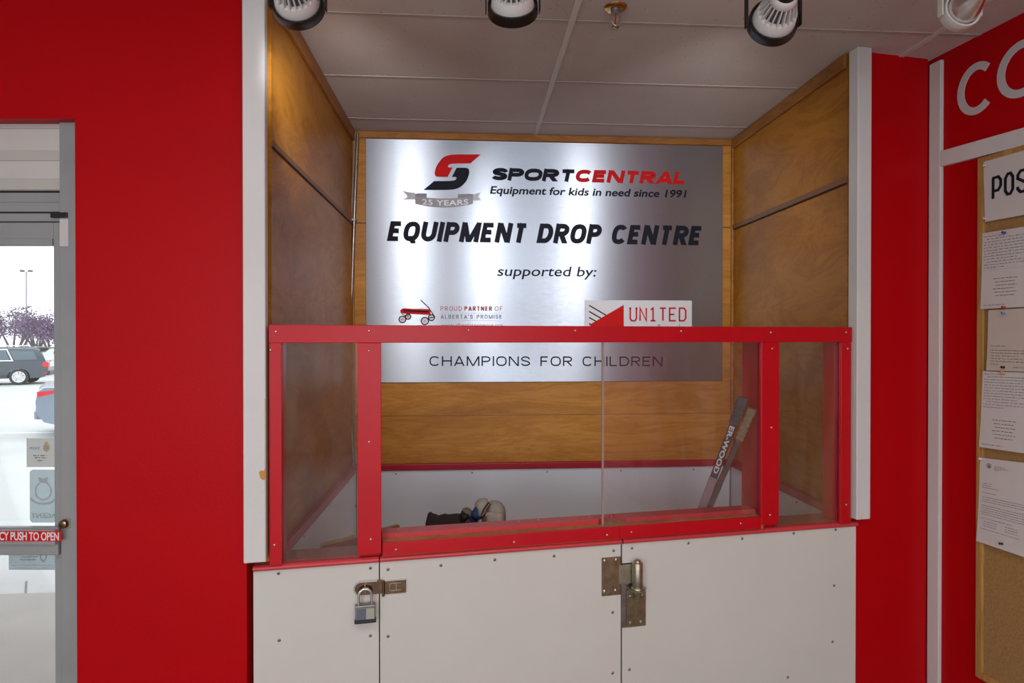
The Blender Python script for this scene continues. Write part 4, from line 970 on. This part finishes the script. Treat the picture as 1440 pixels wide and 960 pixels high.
# ------------------------------------------------------------------ wall letters
def arc_letter(name, label, cpx, R, t0, t1, wd, ry=None, at=None):
    s_, z_ = at or W.hit(*cpx); ry = ry or R
    out = []; inn = []; n = 40
    for i in range(n + 1):
        a = math.radians(t0 + (t1 - t0) * i / n); out.append((s_ + (R) * math.cos(a), z_ + ry * math.sin(a))); inn.append((s_ + (R - wd) * math.cos(a), z_ + (ry - wd) * math.sin(a)))
    mb = MB()
    for i in range(n): mb.prism([out[i], out[i + 1], inn[i + 1], inn[i]], 0, .004)
    return solo(name, mb, mat('white wall letter', (.55, .52, .52), .5), W, label, 'wall letter', 'white capitals on the red wall')
zc_ = W.z(1370, 90) - W.z(1370, 162)
RC = abs(zc_) / 2
cA, cB, oA = W.s(1345.5), W.s(1396, 0), W.s(1401)
RX = (cB - cA) / 2 * 1.08
arc_letter('wall_letter', 'white capital C high on the red wall, next to the corner', None, RX, 48, 312, RX * .36, RC, (cA + RX, W.z(1370, 126)))
arc_letter('wall_letter', 'white capital O high on the red wall, cut by the picture edge', None, RX * 1.12, 0, 360, RX * .36, RC * 1.02, (oA + RX * 1.12, W.z(1370, 125)))

# ------------------------------------------------------------------ notice board
nA = W.hit(1374.8, 223, .02); nZ = .18; nW = 1.25
nb_ = thing('notice_board', 'tall cork notice board in an oak frame on the red wall', 'notice board', W, nA[0] + nW / 2, 0, nZ)
kt = (W.z(1440, 205.5, .02) - nA[1]) / (W.s(1440, .02) - nA[0])
fwid = W.s(1382.8, .02) - nA[0]
part('cork_panel', MB().box(nA[0] + .006, nA[0] + nW, .001, .010, nZ, nA[1] - .006), M['cork'], nb_)
part('frame', MB().box(nA[0], nA[0] + fwid, .001, .022, nZ, nA[1], .003), M['oak'], nb_)
part('frame', MB().box(nA[0] + fwid, nA[0] + nW, .001, .022, nA[1] - fwid, nA[1], .003), M['oak'], nb_)
part('frame', MB().box(nA[0] + fwid, nA[0] + nW, .001, .022, nZ, nZ + fwid, .003), M['oak'], nb_)
def sheet(name, label, tl, bl, tr, br, width, mtl, d0=.0225, curl=.006, group=None, cat='paper sheet'):
    TL, BL, TRr, BR = (W.hit(*p, d0) for p in (tl, bl, tr, br))
    def ex(a, b): k_ = width / max(1e-4, b[0] - a[0]); return (a[0] + (b[0] - a[0]) * k_, a[1] + (b[1] - a[1]) * k_)
    TRr, BR = ex(TL, TRr), ex(BL, BR); n = 10
    def P(u, v):
        a = (TL[0] + (TRr[0] - TL[0]) * u, TL[1] + (TRr[1] - TL[1]) * u); b = (BL[0] + (BR[0] - BL[0]) * u, BL[1] + (BR[1] - BL[1]) * u)
        return (a[0] + (b[0] - a[0]) * v, a[1] + (b[1] - a[1]) * v)
    def D(s, z):
        v = min(1, max(0, (TL[1] - z) / (TL[1] - BL[1]))); return d0 + curl * v ** 3
    mb = MB(); vs = []
    for k_ in (0, 1):
        for j in range(n + 1):
            for i in range(n + 1):
                s_, z_ = P(i / n, j / n); vs.append((s_, D(s_, z_) - .0008 * k_, z_))
    N = (n + 1) ** 2; fs = []
    for j in range(n):
        for i in range(n):
            q_ = j * (n + 1) + i; fs.append((q_, q_ + 1, q_ + n + 2, q_ + n + 1)); fs.append((N + q_, N + q_ + n + 1, N + q_ + n + 2, N + q_ + 1))
    bd = [i for i in range(n)] + [j * (n + 1) + n for j in range(n)] + [n * (n + 1) + n - i for i in range(n)] + [(n - j) * (n + 1) for j in range(n)]
    for a, b in zip(bd, bd[1:] + bd[:1]): fs.append((a, b, N + b, N + a))
    mb.add(vs, fs)
    c_ = P(.5, 1); t = thing(name, label, cat, W, c_[0], d0, c_[1], group)
    part('sheet', mb, mtl, t); return t, P, D
def lines(t, P, D, name, m, rows, h, wd, sd=0):
    mb = MB()
    for i, (v, u0, u1, dv) in enumerate(rows): scribble(mb, P(u0, v), P(u1, v + dv), h, D, wd, sd + i)
    part(name, mb, m, t)
t, P, D = sheet('poster', 'white poster with big black slab capitals at the top of the cork board', (1383, 227.5), (1385, 312), (1440, 211.5), (1440, 302), .50, M['paper'], curl=.001)
dz = (P(.2, .5)[1] - P(.0, .5)[1]) / .2 / .5
mb = MB()
for ch, xa, xb, ya, yb in (('P', 1396.3, 1407, 279.5, 250.5), ('O', 1413.5, 1424, 274, 245.5), ('S', 1431, 1444, 270.5, 241)):
    a_ = W.hit(xa, ya, .024); b_ = W.hit(xb, ya - 3, .024); c_ = W.hit(xa, yb, .024); glyph(mb, ch, a_[0], b_[0], a_[1], c_[1], .0115, .0226, .0240, b_[1] - a_[1])
part('lettering', mb, M['ink'], t)
def hand(n, v0, v1, u0=.04, u1=.96, tilt=0.0): return [(v0 + (v1 - v0) * i / (n - 1), u0 + (.06 if i in (1, n - 3) else 0), u1 - (.25 if i in (n - 4,) else 0) - (.5 if i in (0, n - 1) else 0), tilt) for i in range(n)]
def verse(v0, v1, n=6): return [(v0 + (v1 - v0) * i / (n - 1), .25 + .03 * (i % 3), .72 - .04 * (i % 2), 0.) for i in range(n)]
t, P, D = sheet('letter', 'white handwritten letter under the black lettered poster', (1381.5, 328), (1380, 434.5), (1440, 318.5), (1440, 431.5), .215, M['paper'])
lines(t, P, D, 'handwriting', M['pen'], hand(12, .06, .47), .0042, .0009, 10); lines(t, P, D, 'printed_verse', M['print'], verse(.62, .84), .0038, .0011, 30); lines(t, P, D, 'signature', M['pen'], [(.96, .06, .5, 0)], .005, .0008, 50)
part('fold_line', MB().box(P(0, .5)[0], P(1, .5)[0], D(0, P(0, .5)[1]) + .0002, D(0, P(0, .5)[1]) + .0006, P(0, .5)[1] - .0007, P(0, .5)[1] + .0007), mat('paper fold', (.5, .47, .46), .8), t)
t, P, D = sheet('note', 'cream note with writing on its lower half, pinned below the upper letter', (1389.8, 436), (1388.2, 520.5), (1440, 433), (1440, 522.5), .19, M['paper_cream'], .0215)
lines(t, P, D, 'handwriting', M['pen'], [(.60, .08, .45, 0)] + [(.67 + .045 * i, .10, (.88, .9, .72, .82, .86)[i], .01) for i in range(5)] + [(.90, .1, .28, 0), (.945, .6, .9, 0)], .0042, .001, 60)
t, P, D = sheet('letter', 'white handwritten letter below the cream note, crooked at the foot', (1382, 521.5), (1378, 628), (1440, 523.5), (1440, 637), .215, M['paper'])
lines(t, P, D, 'handwriting', M['pen'], hand(13, .04, .47), .0038, .0008, 80); lines(t, P, D, 'printed_verse', M['print'], verse(.63, .86), .0038, .0011, 100); lines(t, P, D, 'signature', M['pen'], [(.96, .06, .5, 0)], .005, .0008, 120)
t, P, D = sheet('typed_letter', 'white typed letter with a round emblem, lowest sheet on the cork board', (1378.3, 643), (1375, 760), (1440, 650.5), (1440, 782), .216, M['paper'], curl=.009)
rows = [(.30 + .025 * i, .07, (.28, .25, .42)[i], 0) for i in range(3)] + [(.41, .07, .36, 0)] + [(.46 + .026 * i, .07, .93, 0) for i in range(3)] + [(.56 + .026 * i, .07, .92, 0) for i in range(5)] + [(.71, .07, .7, 0)] + [(.745 + .026 * i, .13, .40, 0) for i in range(3)] + [(.745 + .026 * i, .56, .82, 0) for i in range(3)] + [(.835, .07, .85, 0)] + [(.09 + .02 * i, .30, (.52, .58, .4)[i], 0) for i in range(3)]
lines(t, P, D, 'typed_text', M['print'], rows, .0028, .0009, 140)
c_ = P(.19, .085); dcc = D(*c_)
mb = MB().prism([(c_[0] + .010 * math.cos(2 * PI * i / 20), c_[1] + .011 * math.sin(2 * PI * i / 20)) for i in range(20)], dcc + .0004, dcc + .0008); part('emblem', mb, mat('emblem grey', (.16, .16, .17), .7), t)
mb = MB().stroke([(c_[0] + .006 * math.cos(2 * PI * i / 14), c_[1] + .0065 * math.sin(2 * PI * i / 14)) for i in range(10)], .0018, dcc + .0008, dcc + .0011); part('emblem_mark', mb, M['paper'], t)
def pin(px, py, col, label):
    s_, z_ = W.hit(px, py, .03); m_ = mat('pin plastic', col, .3)
    t = thing('push_pin', label, 'push pin', W, s_, .023, z_, 'push pins in the cork board')
    ax = Vector((-.25, 1, .12)).normalized()
    part('head', MB().lathe((s_, .030, z_), ax, [(0, .0030), (.0015, .0052), (.0035, .0050), (.004, .0026), (.010, .0028), (.011, .0052), (.013, .0056), (.0138, .001)], 16), m_, t)
    part('needle', MB().cyl((s_ + .0016, .0235, z_ - .0008), (s_, .030, z_), .0009, 8), M['steel'], t)
pin(1414, 327, (.02, .03, .35), 'dark blue push pin holding the top of the upper letter')
pin(1413.5, 432, (.55, .01, .015), 'red push pin at the foot of the upper letter')
pin(1413, 440.5, (.01, .30, .48), 'light blue push pin at the top of the cream note')
pin(1412.5, 516.5, (.01, .01, .014), 'black push pin at the foot of the cream note')
pin(1411.5, 523.5, (.75, .24, .01), 'orange push pin at the top of the crooked letter')
pin(1410, 764.5, (.01, .01, .014), 'black push pin at the foot of the typed letter')
pin(1386.5, 233, (.62, .58, .56), 'clear push pin at the top corner of the lettered poster')
pin(1387, 307.5, (.62, .58, .56), 'clear push pin at the bottom corner of the lettered poster')
pin(1380.5, 645, (.75, .73, .72), 'white push pin at the top corner of the typed letter')

# ------------------------------------------------------------------ outside the door
ZG = -.47
asph = painted('pale concrete', (.46, .47, .47), (.40, .41, .42), .9, .6, 30, .3)
struct('ground_car_park', MB().box(-140, 60, -130, 30, ZG - .3, ZG), asph, G)
pave = struct('pavement', MB().box(-12, -.9, -6.0, -2.63, ZG, -.03), painted('pavement slab', (.52, .54, .55), (.46, .48, .49), .9, 1.2, 40, .3), G)
def on_ground(px, py, z): r = ray(px, py); k = (z - EYE) / r.z; return (r.x * k, -r.y * k)
crack = [on_ground(x, y, -.03) for x, y in ((37, 817), (36, 832), (37, 845), (35, 856), (41, 866), (47, 875), (50, 883), (60, 888), (66, 896), (73, 905), (80, 912))]
cm = MB()
for (xa, ya), (xb, yb) in zip(crack, crack[1:]):
    u = Vector((xb - xa, yb - ya)).normalized(); nn_ = Vector((-u.y, u.x)) * .006
    cm.plan([(xa - nn_.x, ya - nn_.y), (xb - nn_.x, yb - nn_.y), (xb + nn_.x, yb + nn_.y), (xa + nn_.x, ya + nn_.y)], -.0301, -.0285)
part('crack', cm, mat('pavement crack', (.16, .17, .18), .9), pave)
(xa, ya), (xb, yb) = on_ground(-20, 866, -.03), on_ground(84, 838, -.03)
u = Vector((xb - xa, yb - ya)).normalized(); nn_ = Vector((-u.y, u.x)) * .004
part('joint', MB().plan([(xa - nn_.x, ya - nn_.y), (xb - nn_.x, yb - nn_.y), (xb + nn_.x, yb + nn_.y), (xa + nn_.x, ya + nn_.y)], -.0301, -.0287), mat('pavement joint', (.28, .29, .30), .9), pave)
def out(px, Y, z): r = ray(px, 480); return Vector((r.x / r.y * Y, Y, z))
# parking lines
ml = MB()
for yy in (14.5, 19, 25.0):
    pA, pB = out(-60, yy, ZG), out(90, yy, ZG); ml.box(pA.x, pB.x, -yy - .05, -yy + .05, ZG, ZG + .004)
struct('ground_marking', ml, mat('road paint', (.75, .76, .76), .8), G)
GX = math.radians(0)
def car(name, label, x_rear, y, zg, heading, body_col, L_=4.9, Wd=1.95, H_=1.72, wagon=True):
    """side profile along local s (rear at 0, nose at -L), facing -X; heading turns it about its rear."""
    fr = Fr(x_rear, y, heading)
    t = thing(name, label, 'car', fr, -L_ / 2, -Wd / 2, zg)
    pm = mat('car paint', body_col, .25, .3); pm.node_tree.nodes['Principled BSDF'].inputs['Coat Weight'].default_value = .6
    glm = mat('car glass', (.10, .14, .17), .08); dark = mat('car trim', (.03, .032, .036), .5)
    h = H_
    low = [(-L_, .35), (-L_, .75), (-L_ + .25, .98), (-L_ + 1.25, 1.08), (-.12, 1.10), (-.02, 1.02), (.02, .80), (.0, .55), (-.12, .36), (-.30, .30)]
    rw, fw = -1.08, -L_ + .95; rad = .42
    def arch(cx): return [(cx + rad * math.cos(a), .34 + rad * math.sin(a)) for a in [PI * i / 10 for i in range(11)]]
    poly = [(-L_ + .1, .30)] + [(-L_, .42), (-L_, .75), (-L_ + .25, .98), (-L_ + 1.25, 1.08), (-.12, 1.10), (-.02, 1.02), (.02, .80), (.0, .55), (-.12, .36), (-.30, .30), (rw + rad, .30)] + arch(rw) + [(rw - rad, .30), (fw + rad, .30)] + arch(fw) + [(fw - rad, .30)]
    mb = MB()
    rings = []
    for dd, f in ((-Wd, .97), (-Wd + .05, 1.0), (-.05, 1.0), (0, .97)):
        rings.append([(s_, dd, zg + (.6 + (z - .6) * f)) for s_, z in poly])
    mb.ringloft(rings, smooth=False); part('body', mb, pm, t)
    if wagon: cab = [(-L_ + 1.2, 1.06), (-L_ + 2.0, h - .06), (-L_ + 2.5, h), (-.55, h), (-.30, h - .08), (-.08, 1.08)]
    else: cab = [(-L_ + 1.3, 1.06), (-L_ + 2.1, h - .04), (-L_ + 2.6, h), (-1.5, h - .02), (-.75, 1.32), (-.30, 1.09)]
    mb = MB(); cx = -L_ / 2
    rings = []
    for dd, f in ((-Wd + .02, 0), (-Wd + .18, 1), (-.18, 1), (-.02, 0)):
        pts = [(s_, dd if z < 1.15 else (dd - .0), zg + z) for s_, z in cab]
        rings.append([(s_, (dd if f else dd), zz if f or zz < zg + 1.15 else zz - .10) for (s_, dd, zz) in pts])
    mb.ringloft(rings, smooth=False); cb = part('cabin', mb, pm, t)
    def side_glass(pts):
        for da, db in ((-.03, .004), (-Wd - .004, -Wd + .03)): part('window_glass', MB().prism([(a, zg + b) for a, b in pts], da, db), glm, cb)
    if wagon:
        side_glass([(-L_ + 1.75, 1.12), (-L_ + 2.15, h - .20), (-2.45, h - .16), (-2.45, 1.12)]); side_glass([(-2.38, 1.12), (-2.38, h - .16), (-1.55, h - .17), (-1.40, 1.12)])
        side_glass([(-1.22, 1.12), (-1.40, h - .17), (-.52, h - .20), (-.38, 1.14)])
        part('pillar_trim', MB().stroke([(-L_ + 1.6, zg + 1.10), (-1.30, zg + 1.10), (-1.50, zg + h - .12), (-2.6, zg + h - .10)], .05, -.01, .012), M['white_metal'], t, 'bright trim')
        part('roof_rail', MB().tube([(-L_ + 2.3, -.2, zg + h), (-L_ + 2.4, -.2, zg + h + .05), (-.8, -.2, zg + h + .05), (-.7, -.2, zg + h)], .02, 8), M['white_metal'], t)
        part('rear_spoiler', MB().box(-.42, -.02, -Wd + .25, -.15, zg + h - .10, zg + h - .03, .02), dark, t)
    else:
        side_glass([(-L_ + 1.8, 1.12), (-L_ + 2.2, h - .14), (-1.6, h - .14), (-1.05, 1.14)])
    for da, db in ((-.02, .015), (-Wd - .015, -Wd + .02)): part('lower_trim', MB().box(fw + rad, rw - rad, da, db, zg + .30, zg + .46, .01), dark, t)
    tl = mat('red tail light', (.6, .02, .03), .25)
    for sg_ in (0, 1):
        if wagon: tb = MB().box(-.20, .03, -.26, .014, zg + .78, zg + 1.02, .03)
        else: tb = MB().prism([(.0, zg + 1.0), (-.02, zg + .90), (-.42, zg + 1.0), (-.30, zg + 1.03)], -.30, .012)
        if sg_: tb.v = [(p_[0], -Wd - p_[1], p_[2]) for p_ in tb.v]
        part('tail_light', tb, tl, t)
    part('reflector', MB().box(-.20, .012, -.25, .010, zg + .50, zg + .55, .01), mat('red reflector', (.5, .02, .03), .3), t)
    for cx_ in (rw, fw):
        for dd, sg_ in ((-.20, 1), (-Wd, -1)):
            o = dd if sg_ > 0 else dd + .20
            ty = part('wheel', MB().lathe((cx_, dd, zg + .36), (0, 1, 0), [(0, .25), (.0, .34), (.03, .36), (.18, .36), (.205, .34), (.205, .25), (.19, .24)], 32), M['rubber'], t)
            out_d = dd + .205 if sg_ > 0 else dd
            rim = MB().lathe((cx_, out_d - .012, zg + .36), (0, 1, 0), [(0, .25), (.012, .25), (.012, .225), (0, .22), (0, .05), (.012, .045), (.012, 0)], 28)
            for i in range(10):
                a = 2 * PI * i / 10; rim.prism([(cx_ + r_ * math.cos(a + q_), zg + .36 + r_ * math.sin(a + q_)) for r_, q_ in ((.04, -.3), (.23, -.09), (.23, .09), (.04, .3))], out_d - .008, out_d + .006)
            part('rim', rim, mat('alloy rim', (.75, .76, .78), .3, .4), ty)
            part('rim_back', MB().lathe((cx_, out_d - .05, zg + .36), (0, 1, 0), [(0, .24), (.02, .24), (.02, 0)], 24), dark, ty)
    part('bumper', MB().box(-.10, .05, -Wd + .1, -.1, zg + .42, zg + .62, .04), dark if wagon else pm, t)
    return t
pS = out(67, 29.6, ZG)
car('suv', 'dark grey family suv parked side-on beyond the entrance door', pS.x, 29.6, ZG, math.radians(20), (.055, .07, .09))
hd = math.radians(212); pC = out(51, 13.4, ZG) + Vector((math.sin(hd), -math.cos(hd), 0)) * 1.85
c2 = car('sedan', 'silver blue car with its tail showing, nearer than the grey suv', pC.x, pC.y, ZG, hd, (.22, .27, .34), 4.6, 1.85, 1.45, False)

def tree(px, Y, h, crown, seed, label):
    R = random.Random(seed); p = out(px, Y, ZG)
    t = thing('tree', label, 'tree', G, p.x, -Y, ZG, 'purple leaved trees beyond the car park')
    tips = []; wood = MB()
    for i in range(6):
        a = R.uniform(0, 2 * PI); r1 = R.uniform(.2, .5); r2 = R.uniform(.7, 1.0) * crown
        m1 = (p.x + r1 * math.cos(a), -Y + r1 * math.sin(a), ZG + h * .35); m2 = (p.x + r2 * .6 * math.cos(a + .2), -Y + r2 * .6 * math.sin(a + .2), ZG + h * .62)
        e = (p.x + r2 * math.cos(a + .3), -Y + r2 * math.sin(a + .3), ZG + h * R.uniform(.72, .92))
        wood.tube([(p.x, -Y, ZG), m1, m2, e], [.11, .08, .05, .02], 6); tips += [m2, e, tuple((Vector(m2) + Vector(e)) / 2)]
    part('trunk', wood, mat('bark', (.12, .10, .10), .9), t)
    lv = MB()
    for c_ in tips:
        for _ in range(150):
            q_ = Vector((R.gauss(0, .5), R.gauss(0, .5), R.gauss(0, .38))) * crown * .36 + Vector(c_)
            e1 = Vector((R.gauss(0, 1), R.gauss(0, 1), R.gauss(0, 1))).normalized(); e2 = e1.orthogonal().normalized(); k_ = R.uniform(.05, .10)
            lv.add([(q_ - e1 * k_)[:], (q_ + e2 * k_ * .6)[:], (q_ + e1 * k_)[:], (q_ - e2 * k_ * .6)[:]], [(0, 1, 2, 3)])
    part('foliage', lv, M['leaf'], t)
M['leaf'] = painted('purple leaf', (.26, .18, .28), (.17, .13, .20), .7, 2, 20, 0)
tree(-14, 53, 4.5, 1.8, 3, 'purple leaved tree at the left edge, beyond the grey suv')
tree(21, 41, 4.1, 1.6, 5, 'purple leaved tree beyond the suv, left of the lamp post foot')
tree(52, 46, 4.1, 1.7, 8, 'purple leaved tree beyond the suv, in the middle of the door glass')
tree(80, 36.5, 3.6, 1.4, 11, 'purple leaved tree beyond the suv, beside the door stile')
p = out(37.5, 52, ZG)
t = thing('street_lamp', 'tall thin car park lamp post with two small lamp heads', 'lamp post', G, p.x, -52, ZG)
zt_ = EYE + (475 - 382) / FPX * 52 * .955
part('pole', MB().cyl((p.x, -52, ZG), (p.x, -52, zt_), .09, 12, .06), mat('grey pole', (.34, .32, .38), .5, .3), t)
part('arm', MB().box(p.x - .25, p.x + .25, -52.04, -51.96, zt_ - .06, zt_ + .0), mat('grey arm', (.30, .30, .34), .5, .3), t)
for sg_ in (-1, 1): part('lamp_head', MB().box(p.x + sg_ * .32 - .15, p.x + sg_ * .32 + .15, -52.12, -51.88, zt_ - .05, zt_ + .12, .04), mat('dark lamp head', (.10, .10, .12), .5), t)
